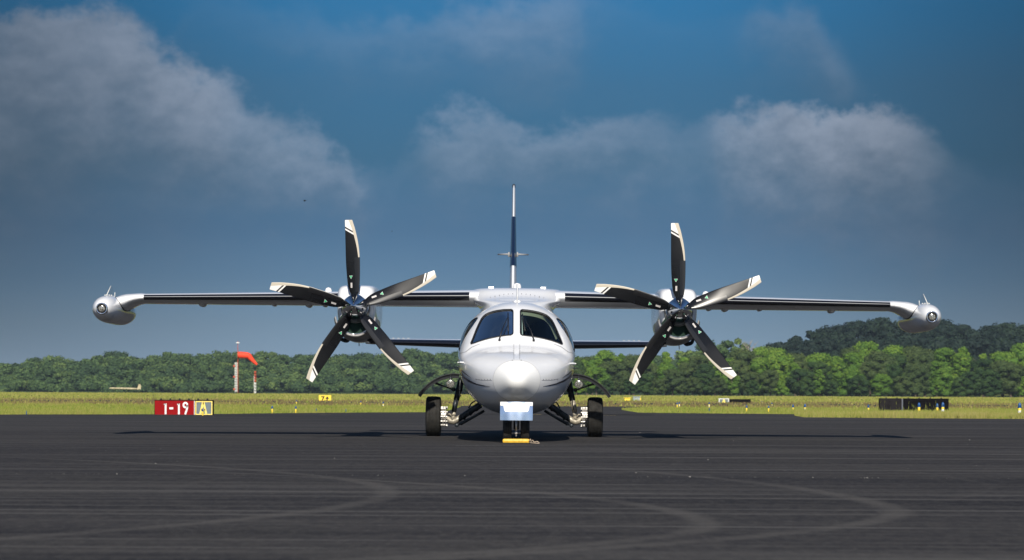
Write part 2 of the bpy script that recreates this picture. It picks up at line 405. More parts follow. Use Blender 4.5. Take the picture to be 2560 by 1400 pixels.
# painted lines
PLINE = worn('worn_yellow_line', (.40, .31, .12), .8, amt=.3, scale=3)
mb = MB()
def paint(pts, wd, z=.0135):
    for (x0, y0), (x1, y1) in zip(pts, pts[1:]):
        n = Vector((y0 - y1, x1 - x0)).normalized() * wd / 2
        mb.add([(x0 - n.x, y0 - n.y, z), (x1 - n.x, y1 - n.y, z), (x1 + n.x, y1 + n.y, z), (x0 + n.x, y0 + n.y, z)], [(0, 1, 2, 3)], False)
G = lambda px, py: tuple(on_ground(px, py).xy)
paint([G(1335, 1037.5), G(1390, 1033.5), G(1420, 1032)], .35); paint([G(1440, 1039), G(1540, 1039.5)], .3); paint([G(1450, 1030), G(1530, 1030.5)], .3)
a, b = G(799, 1032.8), G(828, 1038); paint([(a[0], a[1]), (b[0] * .985, a[1])], .28); paint([(b[0] * 1.06, b[1]), (b[0], b[1])], .28)
o = mb.build('painted_lines', PLINE); tag(o, kind='structure')
mb = MB(); paint([G(1140, 1117), G(1430, 1118)], .05)
o = mb.build('chalk_line', principled('faint_chalk', (.16, .16, .15), .9)); tag(o, kind='structure')

# ------------------------------------------------------------------ aircraft
AX = .055; AY = 38.4
plane = thing('turboprop_aircraft', 'white twin-engine high-wing turboprop aircraft parked on the dark apron, seen head-on', 'airplane', (AX, AY, 0))
plane.rotation_euler = (0, R(.28), 0)
PM = Matrix.Translation((AX, AY, 0)) @ Matrix.Rotation(R(.28), 4, 'Y') @ Matrix.Translation((0, -AY, 0))   # (x, y, z) of the aircraft -> world
PMI = PM.inverted(); PMR = PMI.to_3x3()
plane['_o'] = (0, AY, 0)                                   # child meshes are given in aircraft coordinates: x lateral, y distance, z height
CAMP = PMI @ Vector((0, 0, CAMH))

# fuselage loft   y, half width, top, bottom, height of widest point
ST = [(33.07 + .355 * t, r_, .80 + r_ * .865, .80 - r_ * .90, .80 + .015 * t) for t, r_ in ((0, 0), (.004, .020), (.03, .054), (.09, .090), (.18, .122), (.30, .153), (.45, .186), (.62, .221), (.80, .257), (1, .295))] + [
      (33.55, .362, 1.092, .495, .835), (33.76, .468, 1.138, .445, .885), (34.02, .58, 1.180, .405, .95), (34.30, .665, 1.215, .378, 1.0),
      (34.55, .715, 1.265, .36, 1.04), (34.8, .75, 1.42, .35, 1.07), (35.05, .768, 1.58, .345, 1.09), (35.3, .775, 1.72, .34, 1.11), (35.55, .787, 1.82, .338, 1.12),
      (35.85, .795, 1.875, .336, 1.12), (36.3, .797, 1.895, .335, 1.12), (37.5, .797, 1.90, .335, 1.12), (39.0, .79, 1.90, .36, 1.12), (40.3, .64, 1.87, .60, 1.24),
      (41.6, .44, 1.82, .90, 1.37), (42.8, .24, 1.74, 1.15, 1.46), (43.5, .10, 1.64, 1.33, 1.48), (43.7, .0, 1.5, 1.46, 1.48)]
def catmull(P, n):
    P = np.array(P, float); out_ = []
    t = np.zeros(len(P)); 
    for i in range(1, len(P)): t[i] = t[i - 1] + max(1e-4, np.linalg.norm(P[i] - P[i - 1])) ** .5
    # monotone-ish cubic hermite on chord parameter
    M_ = np.zeros_like(P)
    for i in range(len(P)):
        if i == 0: M_[i] = (P[1] - P[0]) / (t[1] - t[0])
        elif i == len(P) - 1: M_[i] = (P[-1] - P[-2]) / (t[-1] - t[-2])
        else:
            h0, h1 = t[i] - t[i - 1], t[i + 1] - t[i]
            M_[i] = ((P[i] - P[i - 1]) / h0 * h1 + (P[i + 1] - P[i]) / h1 * h0) / (h0 + h1)
    for i in range(len(P) - 1):
        h = t[i + 1] - t[i]
        k = n(P[i], P[i + 1]) if callable(n) else n
        for j in range(k):
            s_ = j / k
            out_.append((2 * s_**3 - 3 * s_**2 + 1) * P[i] + (s_**3 - 2 * s_**2 + s_) * h * M_[i] + (-2 * s_**3 + 3 * s_**2) * P[i + 1] + (s_**3 - s_**2) * h * M_[i + 1])
    out_.append(P[-1]); return out_
def nring(a, b):
    if b[0] > 34.3 and b[0] < 36.4: return max(6, int((b[0] - a[0]) / .016))
    return max(5, int((b[0] - a[0]) / .06))
RINGS = catmull(ST, nring); SEG = 280
def ringpts(y, rx, zt, zb, zc, seg=SEG):
    pts = []
    for k in range(seg):
        a = k * math.tau / seg + math.pi / 2; c, s_ = math.cos(a), math.sin(a)
        ex = 2 / 2.12
        x = math.copysign(abs(c) ** ex, c) * max(rx, .0005); zz = math.copysign(abs(s_) ** ex, s_)
        pts.append(Vector((x, y, zc + zz * max((zt - zc) if s_ > 0 else (zc - zb), .0005))))
    return pts
rows = [ringpts(*r) for r in RINGS]
bv = [p for r in rows for p in r]; bf = []
nR = len(rows)
for i in range(nR - 1):
    for j in range(SEG):
        j2 = (j + 1) % SEG; bf.append((i * SEG + j, i * SEG + j2, (i + 1) * SEG + j2, (i + 1) * SEG + j))
BVH = BVHTree.FromPolygons(bv, bf)
def hitpx(px, py, off=0.0, far=False):
    """point of the fuselage skin seen at a photo position"""
    d = (PMR @ ray(px, py)).normalized()
    loc, nor, i, t = BVH.ray_cast(CAMP, d)
    if loc is None:
        r = BVH.find_nearest(CAMP + d * 36); loc, nor = r[0], r[1]
    if nor.dot(d) > 0: nor = -nor
    return loc + nor * off
def hitside(y, z, side, off=0.0):
    loc, nor, i, t = BVH.ray_cast(Vector((side * 3, y, z)), Vector((-side, 0, 0)))
    if loc is None: loc, nor, i, t = BVH.find_nearest(Vector((side * .7, y, z)))
    if nor.x * side < 0: nor = -nor
    return loc + nor * off
def inside(p, poly):
    x, y = p; c = False; n = len(poly)
    for i in range(n):
        x0, y0 = poly[i]; x1, y1 = poly[i - 1]
        if (y0 > y) != (y1 > y) and x < (x1 - x0) * (y - y0) / (y1 - y0) + x0: c = not c
    return c
def nearest(p, poly):
    best = None; P = Vector(p)
    for i in range(len(poly)):
        a, b = Vector(poly[i - 1]), Vector(poly[i]); ab = b - a
        t = max(0, min(1, (P - a).dot(ab) / max(ab.length_squared, 1e-12))); q = a + ab * t; dd = (q - P).length
        if best is None or dd < best[0]: best = (dd, q)
    return best[1]
def dense(poly, n=10):
    P = [Vector(p) for p in poly]; o_ = []
    for i in range(len(P)):
        p0, p1, p2, p3 = P[i - 1], P[i], P[(i + 1) % len(P)], P[(i + 2) % len(P)]
        for k in range(n):
            t = k / n
            q = .5 * ((2 * p1) + (p2 - p0) * t * .8 + (2 * p0 - 5 * p1 + 4 * p2 - p3) * t * t * .8 + (3 * p1 - p0 - 3 * p2 + p3) * t**3 * .8) if False else p1.lerp(p2, t)
            o_.append((q.x, q.y))
    return o_
def offset_poly(poly, d):
    """push a closed outline outwards by d"""
    n = len(poly); area = sum(poly[i - 1][0] * poly[i][1] - poly[i][0] * poly[i - 1][1] for i in range(n))
    sgn = 1 if area > 0 else -1; o_ = []
    for i in range(n):
        a, b, c = Vector(poly[i - 1]), Vector(poly[i]), Vector(poly[(i + 1) % n])
        t = ((b - a).normalized() + (c - b).normalized())
        if t.length < 1e-6: t = b - a
        t.normalize(); o_.append((b.x + t.y * d * sgn, b.y - t.x * d * sgn))
    return o_
WL = [(1283, 781), (1283, 831), (1282, 835), (1277, 838), (1262, 839.5), (1245, 842), (1230, 845), (1215, 848.5), (1200, 853), (1178, 860.5), (1177, 858), (1181, 849), (1186, 836), (1191, 823), (1197, 810), (1203, 798), (1208, 791.5), (1214, 786.5), (1222, 782.5), (1232, 779), (1245, 776.2), (1260, 774.3), (1278, 774), (1282, 776)]
WR = [(1300.5, 780), (1300.5, 832), (1302, 836), (1306, 838.5), (1330, 841.5), (1345, 844), (1360, 847), (1378, 851.5), (1392, 856), (1405, 861.5), (1406, 859.5), (1402, 849), (1397, 837), (1391, 823), (1385, 810), (1380, 801), (1373, 793.5), (1366, 788), (1357, 784), (1346, 780.5), (1332, 777.5), (1318, 775.5), (1305, 774.5), (1301.5, 776.5)]
SW = [(35.42, 1.60), (35.50, 1.645), (35.60, 1.655), (35.85, 1.62), (36.05, 1.56), (36.10, 1.50), (36.08, 1.30), (36.02, 1.255), (35.60, 1.225), (35.22, 1.205), (35.15, 1.225), (35.15, 1.28), (35.22, 1.40), (35.32, 1.52)]
bm = bmesh.new()
vs = [bm.verts.new(p) for p in bv]; bm.verts.ensure_lookup_table()
for f in bf: bm.faces.new([vs[i] for i in f])
bm.normal_update()
def cut(bm, poly, mode, side=0):
    lo = min(p[0] for p in poly), min(p[1] for p in poly); hi = max(p[0] for p in poly), max(p[1] for p in poly)
    def q(co):
        if mode == 'px': return to_px(PM @ co)
        return (co.y, co.z)
    dele = []
    for f in bm.faces:
        c = f.calc_center_median()
        if not (34.2 < c.y < 36.4): continue
        if mode == 'px' and c.z < 1.1: continue
        if mode == 'side' and c.x * side < .3: continue
        a = q(c)
        if lo[0] <= a[0] <= hi[0] and lo[1] <= a[1] <= hi[1] and inside(a, poly): dele.append(f)
    ring = set(v_ for f in dele for v_ in f.verts); dset = set(dele)
    bmesh.ops.delete(bm, geom=dele, context='FACES')
    for v_ in ring:
        if v_.is_valid and v_.link_faces:
            a = nearest(q(v_.co), poly)
            v_.co = hitpx(a.x, a.y) if mode == 'px' else hitside(a.x, a.y, side)
    return
cut(bm, WL, 'px'); cut(bm, WR, 'px'); cut(bm, SW, 'side', -1); cut(bm, SW, 'side', 1)
loose = [v_ for v_ in bm.verts if not v_.link_faces]; bmesh.ops.delete(bm, geom=loose, context='VERTS')
# the radome is its own mesh
def split_out(bm, test):
    fs = [f for f in bm.faces if test(f.calc_center_median())]
    b2 = bmesh.new(); mp = {}
    for f in fs:
        b2.faces.new([mp.setdefault(v_, None) or mp.__setitem__(v_, b2.verts.new(v_.co)) or mp[v_] for v_ in f.verts])
    bmesh.ops.delete(bm, geom=fs, context='FACES'); return b2
def from_bm(name, bm, mat, parent):
    for v_ in bm.verts: v_.co -= Vector(parent['_o'])
    bmesh.ops.recalc_face_normals(bm, faces=bm.faces[:])
    me = bpy.data.meshes.new(name); bm.to_mesh(me)
    me.polygons.foreach_set('use_smooth', [True] * len(me.polygons)); me.materials.append(mat)
    o = bpy.data.objects.new(name, me); COL.objects.link(o); o.parent = parent; o['_o'] = parent['_o']; return o
nose_bm = split_out(bm, lambda c: c.y < 33.425)
# tan lining: the same skin, 3 cm further in
lin = bmesh.new(); mp = {}
for f in bm.faces:
    c = f.calc_center_median()
    if 34.5 < c.y < 36.35:
        l = []
        for v_ in f.verts:
            if v_ not in mp: 
                nn = v_.normal if v_.normal.dot(v_.co - Vector((0, v_.co.y, 1.1))) > 0 else -v_.normal
                mp[v_] = lin.verts.new(v_.co - nn * .035)
            l.append(mp[v_])
        lin.faces.new(l)
fus = from_bm('fuselage', bm, WHITE, plane)
radome = from_bm('radome', nose_bm, RADOME, fus)
from_bm('cabin_lining', lin, TAN, fus)
def patch(mb, poly, cast, off, loops=10, mi=0):
    cx_ = sum(p[0] for p in poly) / len(poly); cy_ = sum(p[1] for p in poly) / len(poly)
    rows = [[cast(cx_ + (p[0] - cx_) * t, cy_ + (p[1] - cy_) * t, off) for p in poly] for t in [1 - k / loops for k in range(loops)] + [.001]]
    mb.grid(rows, close_u=True, mi=mi)
def band(mb, pin, pout, cast, off):
    a = [cast(*p, off - .006) for p in pin]; b = [cast(*p, off) for p in pin]; c = [cast(*p, off) for p in pout]; d_ = [cast(*p, off - .006) for p in pout]
    mb.grid([a, b, c, d_], close_u=True)
for W_ in (WL, WR):
    D = dense(W_, 4)
    mb = MB(); patch(mb, D, hitpx, -.006); g = mb.build('windshield', GLASS, fus)
    mb = MB(); band(mb, offset_poly(D, -1.6), offset_poly(D, 1.1), hitpx, .005); mb.build('window_seal', SEALM, fus)
for s_ in (-1, 1):
    cast = lambda a, b, off, s_=s_: hitside(a, b, s_, off)
    D = dense(SW, 4)
    mb = MB(); patch(mb, D, cast, -.006); mb.build('side_window', SGLASS, fus)
    mb = MB(); band(mb, offset_poly(D, -.003), offset_poly(D, .003), cast, .003); mb.build('window_seal', SEALM, fus)
    for yy in (37.1, 37.85, 38.6):        # round cabin windows along the side
        D2 = [(yy + .16 * math.cos(k * math.tau / 28), 1.36 + .18 * math.sin(k * math.tau / 28)) for k in range(28)]
        mb = MB(); patch(mb, D2, cast, .003, 5); mb.build('cabin_window', BLACKP, fus)
# pale trim round the inside of the windows
def trim(mb, D, cast, w0, keep, depth):
    inn = offset_poly(D, -w0); ok = [i for i, p in enumerate(D) if keep(p)]
    run = []
    for i in ok + [None]:
        if i is not None and (not run or i == run[-1] + 1): run.append(i); continue
        if len(run) > 2: mb.grid([[cast(*D[k], depth) for k in run], [cast(*inn[k], depth - .02) for k in run]])
        run = [i] if i is not None else []
for W_, sg_ in ((WL, -1), (WR, 1)):
    D = dense(W_, 4); mb = MB(); trim(mb, D, hitpx, 5.0, lambda p: p[1] < 842 - abs(p[0] - 1292) * .0 and (p[1] < 800 or abs(p[0] - 1292) > 60), -.028); mb.build('window_trim', principled('dim_tan_trim', (.34, .31, .21), .8), fus)
for s_ in (-1, 1):
    cast = lambda a, b, off, s_=s_: hitside(a, b, s_, off)
    D2 = [(q[0] + (.20 if q[0] < 35.6 else .03), 1.42 + (q[1] - 1.42) * 1.05) for q in dense(SW, 4)]
    mb = MB(); patch(mb, D2, cast, -.05); mb.build('side_curtain', TAN, fus)  # tan panel added behind the glass to make the side windows paler
# cockpit inside
mb = MB(); mb.grid([[(0 + .0, 36.36, 1.1)] * 40, [(.73 * math.cos(k * math.tau / 40), 36.36, 1.12 + .72 * math.sin(k * math.tau / 40)) for k in range(40)]], close_u=True, smooth=False)
mb.build('bulkhead', DARKIN, fus)
mb = MB(); rows = []
for k in range(13):
    x = -.62 + 1.24 * k / 12; zt = 1.27 - .28 * x * x
    rows.append([(x, 34.72 + .35 * x * x, zt - .10), (x, 34.80 + .3 * x * x, zt), (x, 35.12, zt + .015), (x, 35.16, zt - .02), (x, 35.16, .8)])
mb.grid(rows); mb.build('instrument_panel', DARKIN, fus, sharp=50)
for s_ in (-1, 1):
    mb = MB(); rows = []
    for z, hw in ((.75, .22), (1.1, .24), (1.3, .23), (1.42, .17), (1.47, .12), (1.56, .12), (1.60, .09), (1.615, .02)):
        rows.append([(s_ * .31 + hw * abs(math.cos(a)) ** .6 * math.copysign(1, math.cos(a)), 35.72 + .05 * z + .06 * math.sin(a), z) for a in [k * math.tau / 20 for k in range(20)]])
    mb.grid(rows, close_u=True); mb.build('pilot_seat', principled('seat_cloth', (.05, .055, .06), .8), fus)
# wipers
for pts, bl in ((((1249, 849, .015), (1256, 833, .05), (1269, 803, .05)), ((1270.5, 787, .03), (1270.5, 833, .03))), (((1334, 850, .015), (1326, 834, .05), (1310, 803, .05)), ((1305.5, 790, .03), (1312.5, 832, .03)))):
    mb = MB(); mb.tube([hitpx(*p) for p in pts], [.009, .007, .005], 8); mb.tube([hitpx(*p) for p in bl], .0075, 8)
    c = hitpx(pts[0][0], pts[0][1] + 2, .012); mb.tube([c + Vector((0, .03, 0)), c + Vector((0, -.02, .0))], .016, 12)
    mb.build('wiper', SEALM, fus)
for p0, p1 in (((1277.5, 784), (1277.5, 834)), ((1305.5, 785), (1306.5, 834))):
    mb = MB(); mb.tube([hitpx(*p0, -.045), hitpx(*p1, -.045)], .008, 8); mb.build('defroster_tube', WPOLE, fus)
# stripes and panel gaps on the nose
def strip(mb, pts, cast, off, mi=0):
    """pts: (a, b, half width across)"""
    P = []
    for (a0, b0, w0), (a1, b1, w1) in zip(pts, pts[1:]):
        for k in range(6): t = k / 6; P.append((a0 + (a1 - a0) * t, b0 + (b1 - b0) * t, w0 + (w1 - w0) * t))
    P.append(pts[-1]); r1, r2 = [], []
    for i, (a, b, w_) in enumerate(P):
        q0, q1 = P[max(i - 1, 0)], P[min(i + 1, len(P) - 1)]
        t = Vector((q1[0] - q0[0], q1[1] - q0[1])).normalized(); n = Vector((-t.y, t.x)) * w_
        r1.append(cast(a + n.x, b + n.y, off)); r2.append(cast(a - n.x, b - n.y, off))
    mid = [cast(a, b, off) for a, b, w_ in P]
    mb.grid([r1, mid, r2], mi=mi)
mb = MB()
strip(mb, [(1151, 931, 2.2), (1160, 944, 2.4), (1175, 954, 2.4), (1192, 961, 1.8), (1210, 964.5, 1.2), (1226, 966.5, .2)], hitpx, .0025)
strip(mb, [(1432, 932, 2.2), (1424, 943, 2.4), (1408, 953, 2.4), (1390, 960, 1.8), (1372, 964, 1.2), (1357, 966, .2)], hitpx, .0025)
strip(mb, [(1152, 924, .9), (1162, 933, 1.4), (1178, 945, .2)], hitpx, .0025)
strip(mb, [(1431, 925, .9), (1422, 934, 1.4), (1405, 945, .2)], hitpx, .0025)
for s_ in (-1, 1):
    cast = lambda a, b, off, s_=s_: hitside(a, b, s_, off)
    strip(mb, [(34.75, .925, .02), (36, .95, .03), (39, 1.0, .03), (41.5, 1.2, .025)], cast, .0025)
mb.build('stripe', NAVY, fus)
mb = MB()
for x in (1284.5, 1299.5): strip(mb, [(x, 861, .45), (x + (x - 1292) * -.03, 899, .45)], hitpx, .002)
for s_ in (-1, 1):
    cx_ = 1292
    strip(mb, [(cx_ + s_ * 62, 951, .3), (cx_ + s_ * 85, 951, .3), (cx_ + s_ * 104, 947, .3)], hitpx, .002)
    strip(mb, [(cx_ + s_ * 144, 884, .3), (cx_ + s_ * 128, 880, .45), (cx_ + s_ * 112, 868, .45), (cx_ + s_ * 92, 860, .3)], hitpx, .002)
mb.build('panel_gap', LINE, fus)
mb = MB()
rr = min(RINGS, key=lambda r: abs(r[0] - 33.425)); rp = ringpts(*rr, seg=96)
mb.grid([[p + Vector((p.x * .004, -.003, (p.z - .8) * .004)) for p in rp], [p + Vector((p.x * .012, .004, (p.z - .8) * .012)) for p in rp]], close_u=True)
mb.build('radome_seam', SEAM, fus)
# little fasteners round the nose panels
mb = MB()
for k in range(6):
    for s_ in (-1, 1):
        c = hitpx(1292 + s_ * (66 + k * 7), 948.5, .001); mb = MB(); mb.lathe(c, (0, -1, 0), [(0, .006), (.004, .005), (.004, 0)], 8); mb.build('fastener', LINE, fus)
for s_ in (-1, 1): c = hitpx(1292 + s_ * 11, 901, .001); mb = MB(); mb.lathe(c, (0, -1, .3), [(0, .008), (.006, .006), (.006, 0)], 8); mb.build('fastener', LINE, fus)
for s_ in (-1, 1):      # pitot probes on the cheeks
    p = hitside(34.42, 1.03, s_, 0)
    mb = MB(); mb.tube([p + Vector((-s_ * .02, .03, 0)), p + Vector((s_ * .05, .0, .005)), p + Vector((s_ * .07, -.06, .0)), p + Vector((s_ * .07, -.26, -.0))], [.016, .013, .012, .008], 10)
    mb.build('pitot_tube', WHITE, fus)
    mb = MB(); p = hitside(34.9, .98, s_, 0); mb.tube([p, p + Vector((s_ * .05, 0, 0))], .008, 8); mb.build('static_probe', DARKM, fus)

# ---- wing
def airfoil(n=26):
    up, lo = [], []
    for k in range(n + 1):
        x = (1 - math.cos(math.pi * k / n)) / 2
        t = 5 * (.2969 * math.sqrt(x) - .126 * x - .3516 * x * x + .2843 * x**3 - .1036 * x**4)
        c = .25 * x * (1 - x)
        up.append((x, t + c * .35)); lo.append((x, -t * .92 + c * .35))
    return up, lo
UP, LO = airfoil()
def sect(x, yle, ch, zle, th, inc=1.5, sub=None):
    pts = []
    prof = UP[::-1] + LO[1:]
    if sub: prof = [p for p in UP[::-1] if p[0] <= sub] + [p for p in LO[1:] if p[0] <= sub]
    for a, b in prof:
        yy = a * ch; zz = b * th - a * ch * math.sin(R(inc)) * 1.0
        pts.append(Vector((x, yle + yy, zle + zz)))
    return pts
def wing_at(x):
    ax = abs(x); t = max(0, min(1, (ax - .5) / 4.8))
    return (x, 37.22 + .14 * t, 2.2 - .80 * t, 2.003 - .058 * t, .245 - .105 * t)
xs = [0, .3, .67, 1.2, 1.7, 2.2, 2.7, 3.4, 4.2, 5.0, 5.29]
mb = MB(); secs = [sect(*wing_at(x)) for x in [-q for q in xs[:0:-1]] + xs]
mb.grid(secs, close_u=True); wing = mb.build('wing', WHITE, plane)
wing.data.set_sharp_from_angle(angle=R(60))
for s_ in (-1, 1):
    for x0, x1 in ((.675, 1.93), (2.49, 5.285)):
        mb = MB(); rows = []
        for k in range(7):
            x = s_ * (x0 + (x1 - x0) * k / 6); p = sect(*wing_at(x), sub=.05)
            c = Vector((x, wing_at(x)[1] + .12, wing_at(x)[3])); rows.append([q + (q - c).normalized() * .004 for q in p])
        mb.grid(rows); mb.build('deice_boot', BLACKP, wing)
        mb = MB(); mb.tube([r_[len(r_) // 2] + Vector((0, -.001, .008)) for r_ in rows], .004, 6); mb.build('boot_seam', SEAM, wing)
    # flap hinge fairings and drain bumps under the wing
    for x, r_ in ((2.98, .05), (3.48, .035), (4.51, .05), (2.75, .04)):
        wa = wing_at(x); mb = MB()
        mb.lathe((s_ * x, wa[1] + .42, wa[3] - wa[4] * .46), (0, 1, 0), [(0, 0), (.01, r_ * .5), (.05, r_), (.26, r_), (.34, r_ * .5), (.37, 0)], 20)
        mb.build('flap_fairing', WHITE, wing)
    wa = wing_at(2.68); mb = MB()
    mb.lathe((s_ * 2.70, wa[1] + .5, wa[3] + wa[4] * .33), (0, 0, 1), [(0, .05), (.04, .05), (.075, .035), (.088, 0)], 16); mb.build('filler_dome', WHITE, wing)
    mb = MB(); mb.box((s_ * .37, 37.55, 2.135), (.08, .12, .035), bevel=.008); mb.build('lifting_lug', WHITE, wing)
# neck fairing joining roof and wing
mb = MB(); rows = []
for z, hw, y0, y1, ex in ((1.45, .60, 36.6, 39.2, 2.6), (1.62, .575, 36.15, 39.5, 2.6), (1.74, .535, 36.02, 39.7, 2.5), (1.80, .52, 36.05, 39.8, 2.5), (1.85, .53, 36.14, 39.8, 2.5), (1.885, .565, 36.28, 39.7, 2.6), (1.91, .615, 36.42, 39.6, 2.8), (1.93, .655, 36.6, 39.5, 3.2), (1.96, .672, 36.82, 39.4, 4), (2.01, .674, 37.0, 39.35, 4.5), (2.06, .674, 37.12, 39.3, 4.5), (2.105, .664, 37.25, 39.2, 4), (2.13, .63, 37.4, 39.0, 3.5), (2.142, .50, 37.6, 38.7, 2.5), (2.146, .05, 38.0, 38.3, 2)):
    cy_, hy = (y0 + y1) / 2, (y1 - y0) / 2; r_ = []
    for k in range(96):
        a = k * math.tau / 96; c, s2 = math.cos(a), math.sin(a)
        r_.append(Vector((math.copysign(abs(c) ** (2 / ex), c) * hw, cy_ + math.copysign(abs(s2) ** (2 / (ex if s2 > 0 else min(ex, 2.6))), s2) * hy, z)))
    rows.append(r_)
mb.grid(catrows if False else rows, close_u=True)
fair = mb.build('wing_fairing', WHITE, plane)
sub = fair.modifiers.new('smooth', 'SUBSURF'); sub.levels = 1; sub.render_levels = 1
mb = MB()
for k in range(-9, 10):
    x = k * .062; mb = MB(); mb.lathe((x, 36.86 + .10 * abs(x) , 2.035 - .10 * (abs(x) / .5) ** 2 + .0), (0, -1, .3), [(-.03, .0035), (.004, .0035), (.005, 0)], 8); mb.build('fastener', LINE, fair)
mb = MB(); mb.box((.315, 36.55, 1.80), (.028, .03, .05), Matrix.Rotation(R(-20), 3, 'Y')); mb.build('vent', DARKM, fair)
# roof antenna mast in front of the wing
mb = MB(); mb.lathe((-.0, 35.98, 1.875), (0, 0, 1), [(0, .055), (.02, .05), (.035, .03), (.04, .0)], 20)
rows = []
for z, c in ((1.88, .13), (1.98, .11), (2.10, .09), (2.13, .05)):
    rows.append([(.014 * math.cos(a) , 36.0 + (z - 1.88) * .3 + c * math.sin(a), z) for a in [k * math.tau / 16 for k in range(16)]])
mb.grid(rows, close_u=True, caps=True); mb.build('roof_antenna', WHITE, fair)
mb = MB(); mb.lathe((0, 37.9, 2.13), (0, 0, 1), [(0, .06), (.05, .058), (.08, .045), (.095, 0)], 20); mb.build('beacon', WHITE, wing)

# ---- tip tanks
for s_ in (-1, 1):
    X, Z = s_ * 5.80, 1.760
    mb = MB(); prof = [(0, .0), (.004, .03), (.03, .075), (.08, .115), (.16, .150), (.28, .18), (.45, .200), (.7, .2105), (1.1, .213), (1.9, .213), (2.3, .20), (2.8, .15), (3.2, .07), (3.4, .0)]
    P = catmull([(a if a < .7 else .7 + (a - .7) * .80, b * .965) for a, b in prof], 4); P = [(a, max(b, 0)) for a, b in P if a > .02]
    mb.lathe((X, 36.86, Z), (0, 1, 0), [(P[0][0], .07)] + P, 48)
    # tank shape is a little fuller below
    mb.v = [(x, y, Z + (z - Z) * .965 + .014) for x, y, z in mb.v]
    tank = mb.build('tip_tank', WHITE, plane)
    mb = MB(); mb.lathe((X, 36.868, Z + .005), (0, 1, 0), [(.03, .084), (.0, .082), (-.010, .077), (-.006, .066), (.004, .056), (.02, .054)], 40); mb.build('light_bezel', CHROME, tank)
    mb = MB(); mb.lathe((X, 36.874, Z + .005), (0, 1, 0), [(-.012, .056), (-.016, .051), (-.010, .047), (0, .046)], 32); mb.build('light_ring', SOOT, tank)
    mb = MB(); mb.lathe((X, 36.874, Z + .005), (0, -1, 0), [(-.02, .050), (.0, .049), (.006, .040), (.008, .0)], 32); mb.build('landing_light', LENSM, tank)
    # clear vane and two pins on top of the tank
    mb = MB(); mb.add([(X - .004, 37.30, Z + .205), (X - .004, 37.62, Z + .205), (X - .004, 37.56, Z + .33), (X - .004, 37.49, Z + .345), (X + .004, 37.30, Z + .205), (X + .004, 37.62, Z + .205), (X + .004, 37.56, Z + .33), (X + .004, 37.49, Z + .345)],
                      [(0, 1, 2, 3), (4, 7, 6, 5), (0, 3, 7, 4), (1, 5, 6, 2), (3, 2, 6, 7)], False)
    mb.v = [(x - s_ * (y - 37.3) * .16 + s_ * .0, y, z) for x, y, z in mb.v]
    mb.build('vane', CLEARF, tank)
    mb = MB(); mb.tube([(X, 37.30, Z + .205), (X - s_ * .03, 37.49, Z + .345)], .006, 8)
    mb.build('vane_frame', WPOLE, tank)
    mb = MB(); mb.tube([(X - s_ * .02, 37.5, Z + .2), (X - s_ * .022, 37.5, Z + .265)], .005, 8); mb.build('vane_pin', WPOLE, tank)
    mb = MB(); mb.tube([(X - s_ * .055, 37.7, Z + .19), (X - s_ * .057, 37.7, Z + .262)], .005, 8); mb.build('vane_pin', WPOLE, tank)
    for k in range(5):
        mb = MB(); mb.lathe((X - s_ * (.055 - k * .024), 37.3 + .05 * abs(k - 2), Z + .2050), (0, 0, 1), [(0, .007), (.012, .006), (.013, 0)], 8); mb.build('vane_bolt', WPOLE, tank)
    mb = MB(); p = Vector((X - s_ * .175, 37.7, Z + .0)); mb.tube([p + Vector((0, 0, -.055)), p + Vector((-s_ * .02, 0, -.03)), p + Vector((-s_ * .022, 0, .02)), p + Vector((0, 0, .05))], .008, 8); mb.build('tie_down_handle', WHITE, tank)
    # curved wing end running down on to the tank
    mb = MB(); rows = []
    w0 = wing_at(5.29)
    for x, yl, ch, zl, th in ((5.285, w0[1], w0[2], w0[3], w0[4]), (5.34, 37.36, 1.13, 1.943, .15), (5.42, 37.36, 1.16, 1.932, .165), (5.49, 37.36, 1.2, 1.915, .19), (5.55, 37.36, 1.26, 1.893, .23), (5.62, 37.36, 1.34, 1.872, .25), (5.72, 37.36, 1.4, 1.85, .22)):
        rows.append(sect(s_ * x, yl, ch, zl, th))
    mb.grid(rows, close_u=True); mb.build('wing_tip', WHITE, tank)
    # black sealing strip along the joint of wing end and tank
    def tank_r(y):
        a = y - 36.86
        return float(np.interp(a, [q[0] for q in P], [q[1] for q in P]))
    pts = []
    for jn in range(len(rows[0])):
        for r0, r1 in zip(rows, rows[1:]):
            f0 = math.hypot(r0[jn].x - X, r0[jn].z - Z) - tank_r(r0[jn].y) - .003; f1 = math.hypot(r1[jn].x - X, r1[jn].z - Z) - tank_r(r1[jn].y) - .003
            if f0 > 0 >= f1: pts.append(r0[jn].lerp(r1[jn], f0 / (f0 - f1))); break
    pts = [q for q in pts if q.y < 38.2]
    if len(pts) > 3: mb = MB(); mb.tube(pts, .009, 8); mb.build('tank_seal', SEALM, tank)

